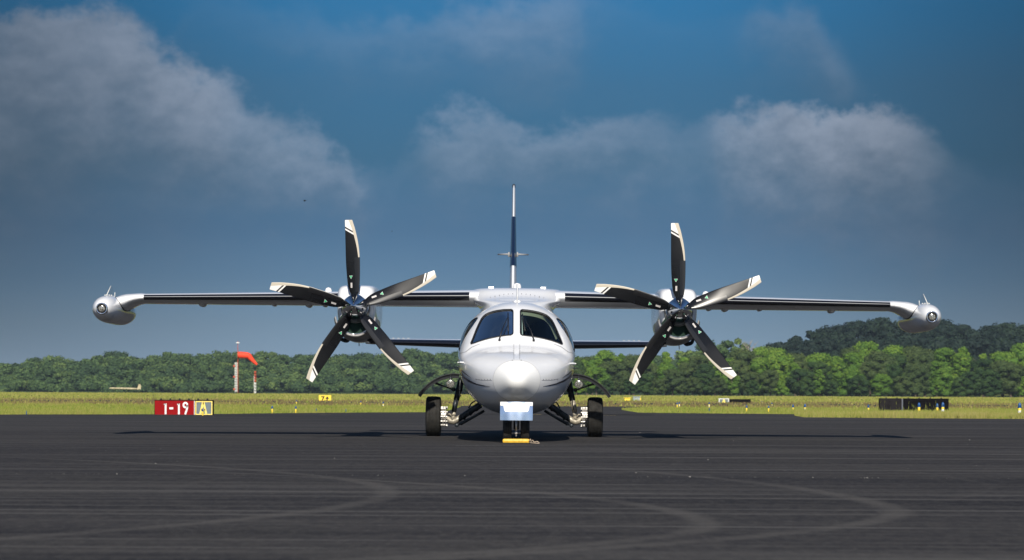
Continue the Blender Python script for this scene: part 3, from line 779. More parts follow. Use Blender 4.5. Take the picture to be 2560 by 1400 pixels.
# ---- tail
mb = MB(); rows = []
for z, yl, ch, th in ((1.70, 39.9, 3.6, .20), (1.86, 40.2, 3.3, .17), (2.1, 40.55, 2.9, .135), (2.5, 41.05, 2.35, .12), (3.0, 41.6, 1.85, .095), (3.5, 42.1, 1.5, .075), (4.0, 42.62, 1.15, .055), (4.06, 42.75, .95, .04)):
    r_ = []
    for a, b in UP[::-1] + LO[1:]: r_.append(Vector((b * th * 1.1 if False else (b * th), yl + a * ch, z)))
    rows.append(r_)
mb.grid(rows, close_u=True, caps=True)
mb.v = [(x - .062, y, z - .05 * (z - 1.7) / 2.3) for x, y, z in mb.v]
fin = mb.build('tail_fin', [WHITE], plane)
bandm = MB(); rows = []
for k in range(9):
    z = 2.66 + (3.50 - 2.66) * k / 8
    for (z0, yl0, c0, t0), (z1, yl1, c1, t1) in zip(((1.86, 40.2, 3.3, .17), (2.1, 40.55, 2.9, .135), (2.5, 41.05, 2.35, .12), (3.0, 41.6, 1.85, .095), (3.5, 42.1, 1.5, .075)), ((2.1, 40.55, 2.9, .135), (2.5, 41.05, 2.35, .12), (3.0, 41.6, 1.85, .095), (3.5, 42.1, 1.5, .075), (4.0, 42.62, 1.15, .055))):
        if z0 <= z <= z1:
            t = (z - z0) / (z1 - z0); yl, ch, th = yl0 + (yl1 - yl0) * t, c0 + (c1 - c0) * t, t0 + (t1 - t0) * t
            rows.append([Vector((b * th * 1.0 + math.copysign(.003, b) * (0 if abs(b) < 1e-9 else 1), yl + a * ch - .004 * (a < .02), z)) for a, b in UP[::-1] + LO[1:]]); break
bandm.grid(rows, close_u=True); bandm.v = [(x - .062, y, z - .05 * (z - 1.7) / 2.3) for x, y, z in bandm.v]; bandm.build('fin_band', NAVY, fin)
mb = MB()
for s_ in (-1, 1):
    mb.tube([(s_ * .03, 41.7, 2.84), (s_ * .065, 41.65, 2.87), (s_ * .09, 41.62, 2.875), (s_ * .24, 41.8, 2.882)], [.012, .014, .014, .011], 10)
    mb.lathe((s_ * .068, 41.62, 2.83), (0, 0, 1), [(0, 0), (.01, .015), (.07, .015), (.085, 0)], 12)
mb.v = [(x - .062, y, z - .045) for x, y, z in mb.v]; mb.build('nav_antenna', principled('grey_antenna', (.3, .3, .3), .5), fin)
mb = MB(); mb.lathe((-.062, 42.9, 3.98), (0, 0, 1), [(0, .028), (.03, .028), (.055, .02), (.062, 0)], 14); mb.build('fin_light', DARKM, fin)
mb = MB(); rows = []
for x, yl, ch, z, th in ((-2.4, 42.0, .75, 1.475, .085), (-2.3, 41.95, .85, 1.473, .10), (-.1, 41.4, 1.45, 1.43, .17), (.1, 41.4, 1.45, 1.43, .17), (2.3, 41.95, .85, 1.473, .10), (2.4, 42.0, .75, 1.475, .085)):
    rows.append(sect(x, yl, ch, z, th, -1.2))
mb.grid(rows, close_u=True, caps=True); mb.v = [(x, y, z - .035) for x, y, z in mb.v]; tp = mb.build('tailplane', WHITE, plane)
for s_ in (-1, 1):
    mb = MB(); rows = []
    for k in range(6):
        t = k / 5; x = .12 + 2.2 * t; r_ = sect(s_ * x, 41.4 + .55 * t, 1.45 - .6 * t, 1.43 + .043 * t, .17 - .07 * t, -1.2, sub=.09); c = r_[len(r_) // 2] + Vector((0, .1, 0))
        rows.append([q + (q - c).normalized() * .004 for q in r_])
    mb.grid(rows); mb.v = [(x, y, z - .035) for x, y, z in mb.v]; mb.build('deice_boot', BLACKP, tp)
    for k in range(4): mb = MB(); mb.box((s_ * (1.72 + k * .08), 42.15, 1.502), (.03, .06, .008)); mb.build('static_fitting', SEAM, tp)

# ---- engines and propellers
def make_blade_mat():
    m = principled('black_composite_blade', (.02, .02, .02), .35, 0, .3); nt = m.node_tree; b = nt.nodes['Principled BSDF']
    uv = nt.nodes.new('ShaderNodeUVMap'); uv.uv_map = 'blade'; x, r_, _ = sep(nt, uv.outputs[0])
    uv2 = nt.nodes.new('ShaderNodeUVMap'); uv2.uv_map = 'edge'; le, side, _ = sep(nt, uv2.outputs[0])
    L = r_ + x * .6
    white = L.gt(1.026).mx(L.gt(.981) * L.lt(1.004))
    tan = (le - (r_ - .67) * .06).lt(.020) * r_.gt(.67)
    t = nt.nodes.new('ShaderNodeTexCoord'); n = noise(nt, t.outputs['Object'], 90, 3, .8)
    sp = noise(nt, t.outputs['Object'], 9, 4, .6)
    k = mixc(nt, n.ss(.55, .8) * r_.ss(.5, 1.0, .0, .5), (.006, .0065, .008), (.045, .042, .038))
    k = mixc(nt, sp.ss(.4, .7) * .4, k, (.012, .012, .013))
    k = mixc(nt, white, k, (.80, .78, .74)); k = mixc(nt, tan, k, (.52, .47, .38))
    nt.links.new(k, b.inputs['Base Color'])
    nt.links.new((r_.ss(.5, .8, .22, .38)).s, b.inputs['Roughness']); return m
BLADE = make_blade_mat()
#      radius, left edge, right (leading) edge, thickness, pitch
BL = [(.10, -.028, .028, .050, 40), (.14, -.035, .035, .045, 38), (.20, -.066, .056, .036, 34), (.28, -.090, .068, .030, 30), (.40, -.101, .076, .026, 25), (.57, -.110, .080, .022, 20), (.67, -.112, .080, .020, 18), (.80, -.112, .072, .017, 15), (.912, -.112, .056, .014, 13), (1.0, -.112, .038, .012, 11), (1.07, -.112, .022, .010, 10), (1.13, -.112, .004, .008, 9), (1.175, -.112, -.010, .006, 9), (1.183, -.110, -.014, .003, 9)]
BLs = catmull(BL, 3)
def blade_pt(row, c, side):
    r_, xl, xr, th, be = row; x = xl + (xr - xl) * c
    y = -(x) * math.tan(R(be)) * .75                                  # leading edge towards the front
    t = th * math.sqrt(max(0, 4 * c * (1 - c))) * (.6 + .5 * c)
    return x, y - side * t * .5 + .0, r_
NC = 14
def blade_mesh():
    V, Fc, UVa, UVb = [], [], [], []
    cs = [(1 - math.cos(math.pi * k / NC)) / 2 for k in range(NC + 1)]
    ring = [(c, 1) for c in cs] + [(c, -1) for c in cs[-2:0:-1]]
    for row in BLs:
        for c, sd_ in ring:
            x, y, r_ = blade_pt(row, c, sd_); V.append((x, y, r_)); UVa.append((x, r_)); UVb.append((row[2] - x, sd_))
    m_ = len(ring)
    for i in range(len(BLs) - 1):
        for j in range(m_): Fc.append((i * m_ + j, i * m_ + (j + 1) % m_, (i + 1) * m_ + (j + 1) % m_, (i + 1) * m_ + j))
    Fc.append(tuple((len(BLs) - 1) * m_ + j for j in range(m_)))
    me = bpy.data.meshes.new('blade'); me.from_pydata(V, [], Fc); me.materials.append(BLADE)
    for nm, U in (('blade', UVa), ('edge', UVb)):
        l = me.uv_layers.new(name=nm)
        for lp in me.loops: l.data[lp.index].uv = U[lp.vertex_index]
    me.polygons.foreach_set('use_smooth', [True] * len(me.polygons)); me.update(); return me
BM = blade_mesh()
def front(xq, rq, off=.004):
    row = min(BLs, key=lambda q: abs(q[0] - rq)); c = (xq - row[1]) / (row[2] - row[1])
    x, y, _ = blade_pt(row, max(.02, min(.98, c)), 1); return (xq, y - off, rq)
def decal_mesh(name, poly, mat, extra=None):
    mb = MB(); mb.add([front(*p) for p in poly] + [front(*p, off=.001) for p in poly], [tuple(range(len(poly)))] + [(i, (i + 1) % len(poly), (i + 1) % len(poly) + len(poly), i + len(poly)) for i in range(len(poly))], False)
    me = bpy.data.meshes.new(name); me.from_pydata(mb.v, [], mb.f); me.materials.append(mat); return me
TRI = decal_mesh('warning_sticker', [(-.046, .378), (-.070, .422), (-.022, .422)], WSIGN)
TRI2 = decal_mesh('warning_sticker', [(-.046, .384), (-.065, .419), (-.027, .419)], GRN)
for v_ in TRI2.vertices: v_.co.y -= .0015
LAB = decal_mesh('blade_label', [(-.053, .257), (-.029, .257), (-.029, .325), (-.053, .325)], LABELW)
BOOT = MB(); rows = []
for row in [q for q in BLs if .19 < q[0] < .672]:
    r_ = []
    for c, sd_ in ((.62, 1), (.72, 1), (.85, 1), (.95, 1), (.99, 1), (1.0, 1), (.99, -1), (.9, -1), (.75, -1)):
        x, y, rr_ = blade_pt(row, c, sd_); r_.append((x + .003 * (c > .9), y - sd_ * .004, rr_))
    rows.append(r_)
BOOT.grid(rows); BOOTM = bpy.data.meshes.new('blade_boot'); BOOTM.from_pydata(BOOT.v, [], BOOT.f); BOOTM.materials.append(principled('rubber_boot', (.008, .008, .009), .3)); BOOTM.polygons.foreach_set('use_smooth', [True] * len(BOOTM.polygons))
for s_, phase in ((-1, 91.8), (1, 90.6)):
    EX, EZ, PY = s_ * 2.212, 1.80, 36.0
    # nacelle
    mb = MB(); rows = []
    def se(cx_, cz, hx, zt, zb, y, ex_t, ex_b, seg=64):
        r_ = []
        for k in range(seg):
            a = k * math.tau / seg; c, s2 = math.cos(a), math.sin(a); ex = ex_t if s2 > 0 else ex_b
            r_.append(Vector((cx_ + math.copysign(abs(c) ** (2 / ex), c) * hx, y, cz + math.copysign(abs(s2) ** (2 / ex), s2) * ((zt - cz) if s2 > 0 else (cz - zb)))))
        return r_
    for y, hx, zt, zb, et, eb in ((36.155, .19, EZ + .185, EZ - .19, 2, 2), (36.16, .21, EZ + .215, EZ - .22, 2.2, 2), (36.19, .240, EZ + .262, EZ - .28, 3.0, 2.1), (36.26, .258, EZ + .292, EZ - .36, 4.2, 2.2), (36.38, .266, EZ + .306, EZ - .42, 5.5, 2.3), (36.65, .27, EZ + .316, EZ - .46, 7, 2.4), (37.0, .272, EZ + .325, EZ - .475, 7, 2.6), (37.6, .272, EZ + .335, EZ - .47, 6, 2.8), (38.4, .26, EZ + .335, EZ - .40, 5, 2.8), (39.2, .22, EZ + .28, EZ - .20, 4, 2.6), (39.9, .12, EZ + .205, EZ + .0, 3, 2.4), (40.1, .02, EZ + .14, EZ + .1, 2, 2)):
        rows.append(se(EX, EZ, hx, zt, zb, y, et, eb))
    mb.grid(rows, close_u=True); nac = mb.build('engine_nacelle', WHITE, plane)
    sm = nac.modifiers.new('smooth', 'SUBSURF'); sm.levels = 1; sm.render_levels = 1
    # gearcase, intake mouth and bright lip under the spinner
    mb = MB(); mb.lathe((EX, 36.10, EZ - .03), (0, 1, 0), [(0, .17), (0, .19), (.06, .20), (.10, .20)], 48); mb.build('gearcase', GREYI, nac)
    def crescent(rin, rout, zin, zout, y0, y1, a0=200, a1=340, seg=36):
        r1, r2 = [], []
        for k in range(seg + 1):
            a = R(a0 + (a1 - a0) * k / seg)
            r1.append((EX + rin * math.cos(a), y0, EZ + zin + rin * math.sin(a))); r2.append((EX + rout * math.cos(a), y1, EZ + zout + rout * math.sin(a)))
        return r1, r2
    mb = MB(); a, b = crescent(.185, .262, -.035, -.11, 36.13, 36.09); mb.grid([a, b]); mb.build('intake', GREENI, nac)
    mb = MB(); a, b = crescent(.262, .262, -.11, -.11, 36.09, 36.09); mb.tube(a, .0075, 8); mb.build('intake_lip', CHROME, nac)
    mb = MB(); rows = []
    for rr_, yy, zz in ((.262, 36.09, -.11), (.272, 36.07, -.112), (.284, 36.10, -.118), (.30, 36.22, -.135), (.31, 36.5, -.15), (.30, 37.0, -.16)):
        rows.append([(EX + rr_ * math.cos(R(185 + 170 * k / 40)), yy, EZ + zz + rr_ * math.sin(R(185 + 170 * k / 40)) * 1.04) for k in range(41)])
    mb.grid(rows); mb.build('chin_cowl', worn('oily_grey_cowl', (.36, .35, .34), .3, 0, .5, .3, amt=.25, scale=7), nac)
    for q in (-1, 1):
        mb = MB(); mb.lathe((EX + q * .185, 36.62, EZ - .40), (0, 1, -.03), [(0, .02), (0, .055), (.02, .068), (.1, .072), (.5, .06)], 20); mb.build('exhaust_stub', SOOT, nac)
    mb = MB(); mb.tube([(EX + .03, 36.5, EZ - .44), (EX + .035, 36.48, EZ - .53)], .006, 8); mb.build('drain_mast', STEEL, nac)
    # blue cowl joint lines
    # spinner with blades
    mb = MB(); mb.lathe((EX, PY, EZ), (0, 1, 0), [(-.37, .0), (-.366, .008), (-.35, .022), (-.30, .055), (-.22, .096), (-.14, .130), (-.06, .157), (0, .173), (.06, .183), (.095, .187), (.10, .182), (.10, .0)], 56)
    spn = mb.build('spinner', CHROME, plane, sharp=50)
    for k in range(5):
        a = R(phase + 72 * k - 90)
        for nm, me in (('blade', BM), ('blade_boot', BOOTM), ('warning_sticker', TRI), ('warning_sticker', TRI2), ('blade_label', LAB)):
            o = bpy.data.objects.new(nm, me); COL.objects.link(o); o.parent = spn
            o.matrix_local = Matrix.Translation((EX, PY - AY, EZ)) @ Matrix.Rotation(-a, 4, 'Y')

# ---- landing gear
def tyre(mb, x, y, z, rad, wd, grooves=3):
    prof = []; hw = wd / 2; n = 28
    rim = rad * .52
    prof.append((-hw * .55, rim))
    for k in range(n + 1):
        t = -1 + 2 * k / n; prof.append((math.copysign(abs(t) ** .8, t) * hw if False else t * hw, rad * (1 - .30 * abs(t) ** 6 * 1.0) - (0.0)))
    prof.append((hw * .55, rim))
    # sidewalls bulge
    P = [(-hw * .6, rim), (-hw * .95, rim * 1.25), (-hw, rad * .80), (-hw * .96, rad * .90), (-hw * .82, rad * .965)]
    gs = [-.45, 0, .45]
    q = []
    for g in gs: q += [(hw * (g - .035), rad * (.995 - abs(g) * .012)), (hw * (g - .02), rad * .972), (hw * (g + .02), rad * .972), (hw * (g + .035), rad * (.995 - abs(g) * .012))]
    P += q + [(hw * .82, rad * .965), (hw * .96, rad * .90), (hw, rad * .80), (hw * .95, rim * 1.25), (hw * .6, rim)]
    mb.lathe((x, y, z), (1, 0, 0), P, 72)
    mb.lathe((x, y, z), (1, 0, 0), [(-hw * .6, rim), (-hw * .55, rim * .9), (-hw * .2, rim * .4), (-hw * .2, 0)], 40, mi=1)
    mb.lathe((x, y, z), (1, 0, 0), [(hw * .6, rim), (hw * .55, rim * .9), (hw * .2, rim * .4), (hw * .2, 0)], 40, mi=1)
def S(px, py, s_, d, mir=None):    # mirrored gear coordinates measured on the left side of the photo
    return None
for s_ in (-1, 1):
    GY = 38.6; zo = s_ * 1.18 * math.sin(R(.28)); C = lambda x, y, z: Vector((s_ * x - .022, y, z + zo))
    mb = MB(); tyre(mb, s_ * 1.18 - .022, GY, .2955 + zo, .297, .222); wh = mb.build('main_wheel', [RUBBER, STEEL], plane, sharp=35)
    mb = MB()
    for k in range(5):
        x = 1.075 - k * .019
        mb.lathe(C(x, GY, .295), (s_, 0, 0), [(-.005, .05), (-.005, .150 if k % 2 == 0 else .128), (.006, .150 if k % 2 == 0 else .128), (.006, .05)], 36)
    for k in range(12):
        a = k * math.tau / 12; c = C(1.03, GY + .135 * math.cos(a), .295 + .135 * math.sin(a))
        mb.tube([c - Vector((s_ * .055, 0, 0)), c + Vector((s_ * .05, 0, 0))], .011, 8)
    mb.build('brake_disc', STEEL, wh, sharp=40)
    # pale knuckle from hub to strut
    mb = MB(); mb.tube([C(1.02, GY, .295), C(.97, GY - .03, .262), C(.93, GY - .05, .232), C(.885, GY - .06, .225), C(.84, GY - .06, .245), C(.77, GY - .07, .295)], [.05, .048, .046, .046, .044, .042], 14)
    mb.tube([C(.90, GY - .06, .24), C(.885, GY - .06, .30), C(.882, GY - .05, .37)], [.04, .03, .028], 12)
    mb.lathe(C(.884, GY - .09, .335), (0, 1, 0), [(0, 0), (0, .03), (.08, .03), (.08, 0)], 14)
    mb.tube([C(.99, GY - .07, .33), C(.94, GY - .09, .335), C(.90, GY - .07, .28)], .012, 8)
    mb.build('axle_knuckle', TANM, plane)
    mb = MB(); mb.tube([C(.883, GY - .05, .365), C(.866, GY - .05, .455), C(.848, GY - .05, .54)], [.036, .038, .038], 16, mi=1 if s_ > 0 else 0)
    mb.tube([C(.848, GY - .05, .54), C(.83, GY - .05, .62), C(.81, GY - .05, .70), C(.79, GY - .05, .79), C(.775, GY - .05, .87)], [.043, .043, .048, .048, .03], 16)
    mb.lathe(C(.815, GY - .05, .68), (-.22 * s_, 0, 1), [(0, .045), (0, .054), (.025, .054), (.025, .045)], 20)
    mb.lathe(C(.83, GY - .05, .60), (-.22 * s_, 0, 1), [(0, .04), (0, .05), (.02, .05), (.02, .04)], 20)
    mb.tube([C(.86, GY - .10, .40), C(.845, GY - .11, .55), C(.80, GY - .11, .75)], .006, 8)
    mb.build('shock_strut', [DARKM, TANM], plane)
    mb = MB(); mb.tube([C(.86, GY - .05, .215), C(.77, GY - .08, .29), C(.68, GY - .12, .35), C(.60, GY - .16, .405), C(.50, GY - .2, .47)], [.032, .044, .045, .045, .05], 16)
    for t_ in (.3, .55, .8):
        q = C(.86, GY - .05, .215).lerp(C(.50, GY - .2, .47), t_); mb.lathe(q, C(.50, GY - .2, .47) - C(.86, GY - .05, .215), [(0, .04), (0, .052), (.02, .052), (.02, .04)], 20)
    mb.build('radius_arm', DARKM, plane)
    mb = MB(); mb.tube([C(.83, GY - .12, .175), C(.74, GY - .14, .215), C(.60, GY - .2, .29), C(.44, GY - .25, .385)], [.016, .024, .02, .02], 12)
    mb.lathe(C(.835, GY - .17, .172), (0, 1, 0), [(0, 0), (0, .03), (.08, .03), (.08, 0)], 14)
    mb.lathe(C(.77, GY - .16, .200), (0, 1, 0), [(0, 0), (0, .028), (.06, .028), (.06, 0)], 14)
    mb.tube([C(.67, GY + .1, .42), C(.64, GY + .1, .475), C(.62, GY + .1, .50), C(.54, GY + .05, .55)], .010, 8)
    mb.build('drag_link', DARKM, plane)
    # open gear door arching over the wheel
    arc = catmull([(.80, .915), (.90, .918), (1.02, .893), (1.12, .853), (1.21, .797), (1.28, .738), (1.34, .675), (1.39, .600)], 5)
    mb = MB(); rows = []
    for i, (x, z) in enumerate(arc):
        a0, a1 = arc[max(i - 1, 0)], arc[min(i + 1, len(arc) - 1)]; t = Vector((a1[0] - a0[0], a1[1] - a0[1])).normalized(); n = Vector((-t.y, t.x))
        if n.y < 0: n = -n
        wd = .040 - .014 * i / len(arc); q = Vector((x, z)); d0, d1 = 38.08, 38.62
        a_ = q + n * .006; b_ = q - n * .006; c_ = q - n * wd * 1.6
        rows.append([C(a_.x, d0, a_.y), C(a_.x, d1, a_.y), C(b_.x, d1, b_.y), C(b_.x, d0 + .05, b_.y), C(c_.x, d0 + .05, c_.y), C(c_.x, d0 + .03, c_.y), C(b_.x, d0 + .025, b_.y), C(b_.x, d0, b_.y)])
    mb.grid(rows, close_u=True, caps=True, smooth=False); door = mb.build('gear_door', [worn('door_dark_grey', (.04, .042, .048), .3, .3, .5, .3, amt=.15)], plane)
    mb = MB(); mb.tube([C(1.165, 38.15, .80), C(1.13, 38.17, .775), C(1.02, 38.25, .735), C(.90, 38.4, .695)], [.012, .016, .010, .013], 10)
    mb.lathe(C(1.13, 38.15, .778), (0, 1, 0), [(0, 0), (0, .022), (.05, .022), (.05, 0)], 12); mb.lathe(C(.885, 38.36, .690), (0, 1, 0), [(0, 0), (0, .03), (.07, .03), (.07, 0)], 12)
    mb.build('door_rod', DARKM, door)
    mb = MB(); c = C(.925, 38.02, .775); mb.lathe(c, (0, -1, 0), [(-.07, .02), (-.05, .055), (0, .063), (.012, .063), (.012, .057)], 32, mi=0)
    mb.lathe(c, (0, -1, 0), [(.004, .058), (.012, .044), (.014, 0)], 32, mi=1); mb.tube([c + Vector((0, .03, .05)), c + Vector((s_ * .0, .06, .11))], .016, 8)
    mb.build('taxi_light', [DARKM, LENSM], plane)
# nose gear
NY = 33.62
for q in (-1, 1):
    mb = MB(); tyre(mb, q * .113, NY, .178, .179, .113); mb.build('nose_wheel', [RUBBER, STEEL], plane, sharp=35)
mb = MB(); mb.tube([(0, NY + .03, .75), (0, NY + .02, .178)], .035, 14); mb.build('nose_strut', DARKM, plane)
mb = MB(); mb.tube([(0, NY - .19, .30), (0, NY - .17, .14)], .0125, 10); mb.lathe((0, NY - .20, .135), (0, 1, 0), [(0, 0), (.003, .014), (.02, .02), (.05, .02), (.05, 0)], 16)
mb.tube([(-.06, NY - .12, .132), (.06, NY - .12, .132)], .010, 10)
for q in (-1, 1): mb.lathe((q * .045, NY - .15, .132), (0, 1, 0), [(0, 0), (.002, .012), (.05, .012)], 10)
mb.lathe((0, NY - .18, .09), (0, 0, 1), [(0, 0), (.004, .008), (.05, .010)], 10)
mb.build('tow_fitting', STEEL, plane)
mb = MB(); mb.box((0, NY + .25, .50), (.30, .6, .10)); mb.build('gear_bay', SOOT, plane)  # solid black box in place of the shade inside the wheel bay
# polished guard plate with its white painted shield and red framed notice
PYd = 33.25
TILT = lambda z: (z - .531) * .16
mb = MB(); rows = []
for k in range(17):
    x = -.2055 + .411 * k / 16; c = .010 * math.sin(k * 1.1) * .25
    rows.append([(x, PYd + .03 * (x / .2) ** 2 + o_ + TILT(z) + (c if z < .4 and o_ < .005 else 0), z) for z, o_ in ((.298, 0), (.36, -.006), (.42, -.010), (.531, -.008), (.531, .010), (.298, .012))])
mb.grid(rows, close_u=True, caps=True); plate = mb.build('nose_gear_guard', POLISH, plane, sharp=40)
def on_plate(x, z, off): return Vector((x, PYd + .03 * (x / .2) ** 2 - .0105 - off + TILT(z), z))
mb = MB(); rows = []
for k in range(33):
    x = -.204 + .408 * k / 32; ax = abs(x)
    top = .529 - (.030 * max(0, 1 - (ax / .125) ** 2)); bot = .405 if ax < .150 else (.405 + (.075) * min(1, (ax - .150) / .012) if ax < .163 else .482)  # arched dip in the top edge draws the nose cone's shadow
    if ax < .150 and ax > .143: bot = .412
    rows.append([on_plate(x, bot + (top - bot) * j / 4, .0025) for j in range(5)])
mb.grid(rows); mb.build('painted_shield', principled('white_enamel', (.85, .84, .80), .35), plate)
mb = MB()
for x0, x1, z0, z1 in ((-.061, .061, .483, .4855), (-.061, .061, .4195, .422), (-.061, -.0585, .4195, .4855), (.0585, .061, .4195, .4855), (-.02, .02, .474, .478)):
    mb.add([on_plate(x0, z0, .004), on_plate(x1, z0, .004), on_plate(x1, z1, .004), on_plate(x0, z1, .004)], [(0, 1, 2, 3)], False)
for j, z in enumerate((.464, .454, .444, .434)):
    x = -.05 + .008 * j
    while x < .046 - .006 * j:
        wq = rnd.uniform(.006, .014); mb.add([on_plate(x, z, .004), on_plate(x + wq, z, .004), on_plate(x + wq, z + .0022, .004), on_plate(x, z + .0022, .004)], [(0, 1, 2, 3)], False); x += wq + .004
mb.build('notice', REDL, plate)

# ---- wheel chock with its rope
ck = thing('wheel_chock', 'worn yellow wheel chock with pale rope in front of the nose wheels', 'chock', (.08, 33.32, 0))
mb = MB(); mb.box((.055, 33.33, .036), (.345, .10, .058), bevel=.024); mb.build('block', YEL, ck)
mb = MB(); mb.box((.055, 33.30, .012), (.35, .10, .008), bevel=.003); mb.build('rubber_strip', SOOT, ck)
mb = MB()
pts = catmull([(.22, 33.27, .035), (.235, 33.25, .062), (.245, 33.24, .03), (.262, 33.22, .05), (.28, 33.2, .028), (.32, 33.2, .034), (.345, 33.18, .012), (.30, 33.16, .014), (.25, 33.2, .016), (.225, 33.25, .02)], 6)
mb.tube(pts, .0055, 8); mb.build('rope', ROPE, ck)

# ------------------------------------------------------------------ airfield signs, lights, windsock
FONT_CACHE = {}
def text_obj(s, size, mat, loc, parent, name='lettering', bold=.0, extr=.006, ax=1.0):
    cu = bpy.data.curves.new(name, 'FONT'); cu.body = s; cu.size = size; cu.align_x = 'CENTER'; cu.align_y = 'CENTER'; cu.extrude = extr; cu.offset = bold
    cu.space_character = 1.05
    t = bpy.data.objects.new(name, cu); COL.objects.link(t)
    bpy.context.view_layer.update()
    me = bpy.data.meshes.new_from_object(t); bpy.data.objects.remove(t)
    for v_ in me.vertices: v_.co.x *= ax
    me.materials.clear(); me.materials.append(mat)
    o = bpy.data.objects.new(name, me); COL.objects.link(o); o.parent = parent
    o.matrix_local = Matrix.Translation(Vector(loc) - Vector(parent['_o'])) @ Matrix.Rotation(R(90), 4, 'X'); return o
def strokes(lines, wd, mat, x, y, z, sc_, parent, name='lettering'):
    mb = MB()
    for ln in lines:
        P = [Vector(p) for p in ln]; L, R_ = [], []
        for i, p in enumerate(P):
            t = (P[min(i + 1, len(P) - 1)] - P[max(i - 1, 0)]).normalized(); n = Vector((-t.y, t.x)) * wd / 2
            L.append(p + n); R_.append(p - n)
        f = [(x + q.x * sc_, y, z + q.y * sc_) for q in L]; g_ = [(x + q.x * sc_, y, z + q.y * sc_) for q in R_]
        bk = lambda a: [(p[0], p[1] + .008, p[2]) for p in a]
        mb.grid([bk(f), f, g_, bk(g_)], close_u=False, close_v=True, smooth=False)
        n_ = len(P)
        for e in (0, n_ - 1):
            mb.add([f[e], g_[e], bk(g_)[e], bk(f)[e]], [(0, 1, 2, 3)], False)
    return mb.build(name, mat, parent)
ONE = [[(-.10, .30), (.02, .42), (.02, -.5)]]
NINE = [[(.16 * math.cos(a), .28 + .19 * math.sin(a)) for a in [R(-20 + 360 * k / 24) for k in range(25)]], [(.16, .28), (.155, .05), (.09, -.2), (.03, -.36), (.0, -.5)]]
AAA = [[(-.25, -.5), (-.02, .48)], [(.25, -.5), (.02, .48)], [(-.17, -.16), (.17, -.16)]]
def sign_box(px0, px1, pytop, pybot, th=.22):
    g = on_ground((px0 + px1) / 2, pybot); d = g.y
    a, b = at(px0, pytop, d), at(px1, pytop, d); zt = at((px0 + px1) / 2, pytop, d).z
    return d, a.x, b.x, g.z, zt
d, x0, x1, zb, zt = sign_box(386, 533, 1000, 1037.5)
sg = thing('airfield_sign', 'red 1-19 sign joined to a grey panel with yellow A at the apron edge', 'sign', ((x0 + x1) / 2, d, zb))
xm = x0 + (x1 - x0) * .685; H_ = zt - zb
mb = MB(); mb.box(((x0 + x1) / 2, d + .1, (zt + zb) / 2), (x1 - x0, .2, H_), bevel=.01); mb.build('housing', BLK, sg)
mb = MB(); mb.box(((x0 + xm) / 2 - .0, d - .006, (zt + zb) / 2 - .008), (xm - x0 - .03, .014, H_ - .025)); mb.build('red_panel', REDS, sg)
mb = MB(); mb.box(((x1 + xm) / 2, d - .006, (zt + zb) / 2 - .012), (x1 - xm - .05, .014, H_ - .035)); gp = mb.build('grey_panel', GREYF, sg)
xr = (x0 + xm) / 2; zc_ = (zt + zb) / 2 - .025; hh_ = H_ * .80
for xo, gl in ((-.22, ONE), (.165, ONE), (.36, NINE)): strokes(gl, .15, WSIGN, xr + xo * .95 - .04, d - .022, zc_, hh_, sg)
strokes([[(-.16, 0), (.16, 0)]], .17, WSIGN, xr - .085, d - .022, zc_, hh_, sg)
strokes(AAA, .17, YLET, (x1 + xm) / 2 - .015, d - .024, (zt + zb) / 2 - .01, H_ * .78, sg)
mb = MB(); cx_, cz = (x1 + xm) / 2, (zt + zb) / 2 - .012; hw, hh = (x1 - xm - .07) / 2, (H_ - .06) / 2
for q in (-1, 1): mb.box((cx_ + q * hw, d - .016, cz), (.028, .008, hh * 2 + .028)); mb.box((cx_, d - .0165, cz + q * hh), (hw * 2 + .02, .008, .028))
mb.build('border', YLET, sg)
mb = MB(); mb.box((xm - .005, d - .013, cz), (.02, .01, H_ - .02)); mb.build('divider', WPOLE, sg)
for k in range(6):
    x = x0 + (x1 - x0) * (.105 + .158 * k); mb = MB(); mb.lathe((x, d + .1, zt - .003), (0, 0, 1), [(0, .030), (.015, .028), (.03, .022), (.045, .02), (.05, 0)], 12); mb.build('mounting_knob', SOOT, sg)

# black sign backs on the right
d, x0, x1, zb, zt = sign_box(2199, 2372, 996, 1034)
sg = thing('airfield_sign', 'large black back of an airfield sign standing in tall grass on the right', 'sign', ((x0 + x1) / 2, d, zb))
xm = x0 + (x1 - x0) * .33; H_ = zt - zb
mb = MB(); mb.box(((x0 + xm) / 2 - .02, d + .12, (zt + zb) / 2), (xm - x0 - .04, .24, H_), bevel=.012); mb.build('housing', worn('faded_black_back', (.020, .018, .020), .8, 0, .08, amt=.2), sg)
mb = MB(); mb.box(((x1 + xm) / 2 + .02, d + .12, (zt + zb) / 2), (x1 - xm - .04, .24, H_), bevel=.012); mb.build('housing', BLK, sg)
mb = MB(); mb.box((xm, d + .06, (zt + zb) / 2 - .01), (.05, .1, H_ - .02)); mb.build('post', worn('grey_post', (.12, .13, .16), .5, .4), sg)
for k in range(6):
    x = x0 + (x1 - x0) * (.10 + .16 * k); mb = MB(); mb.lathe((x, d + .12, zt - .003), (0, 0, 1), [(0, .03), (.02, .026), (.035, .02), (.04, 0)], 12); mb.build('mounting_knob', SOOT, sg)

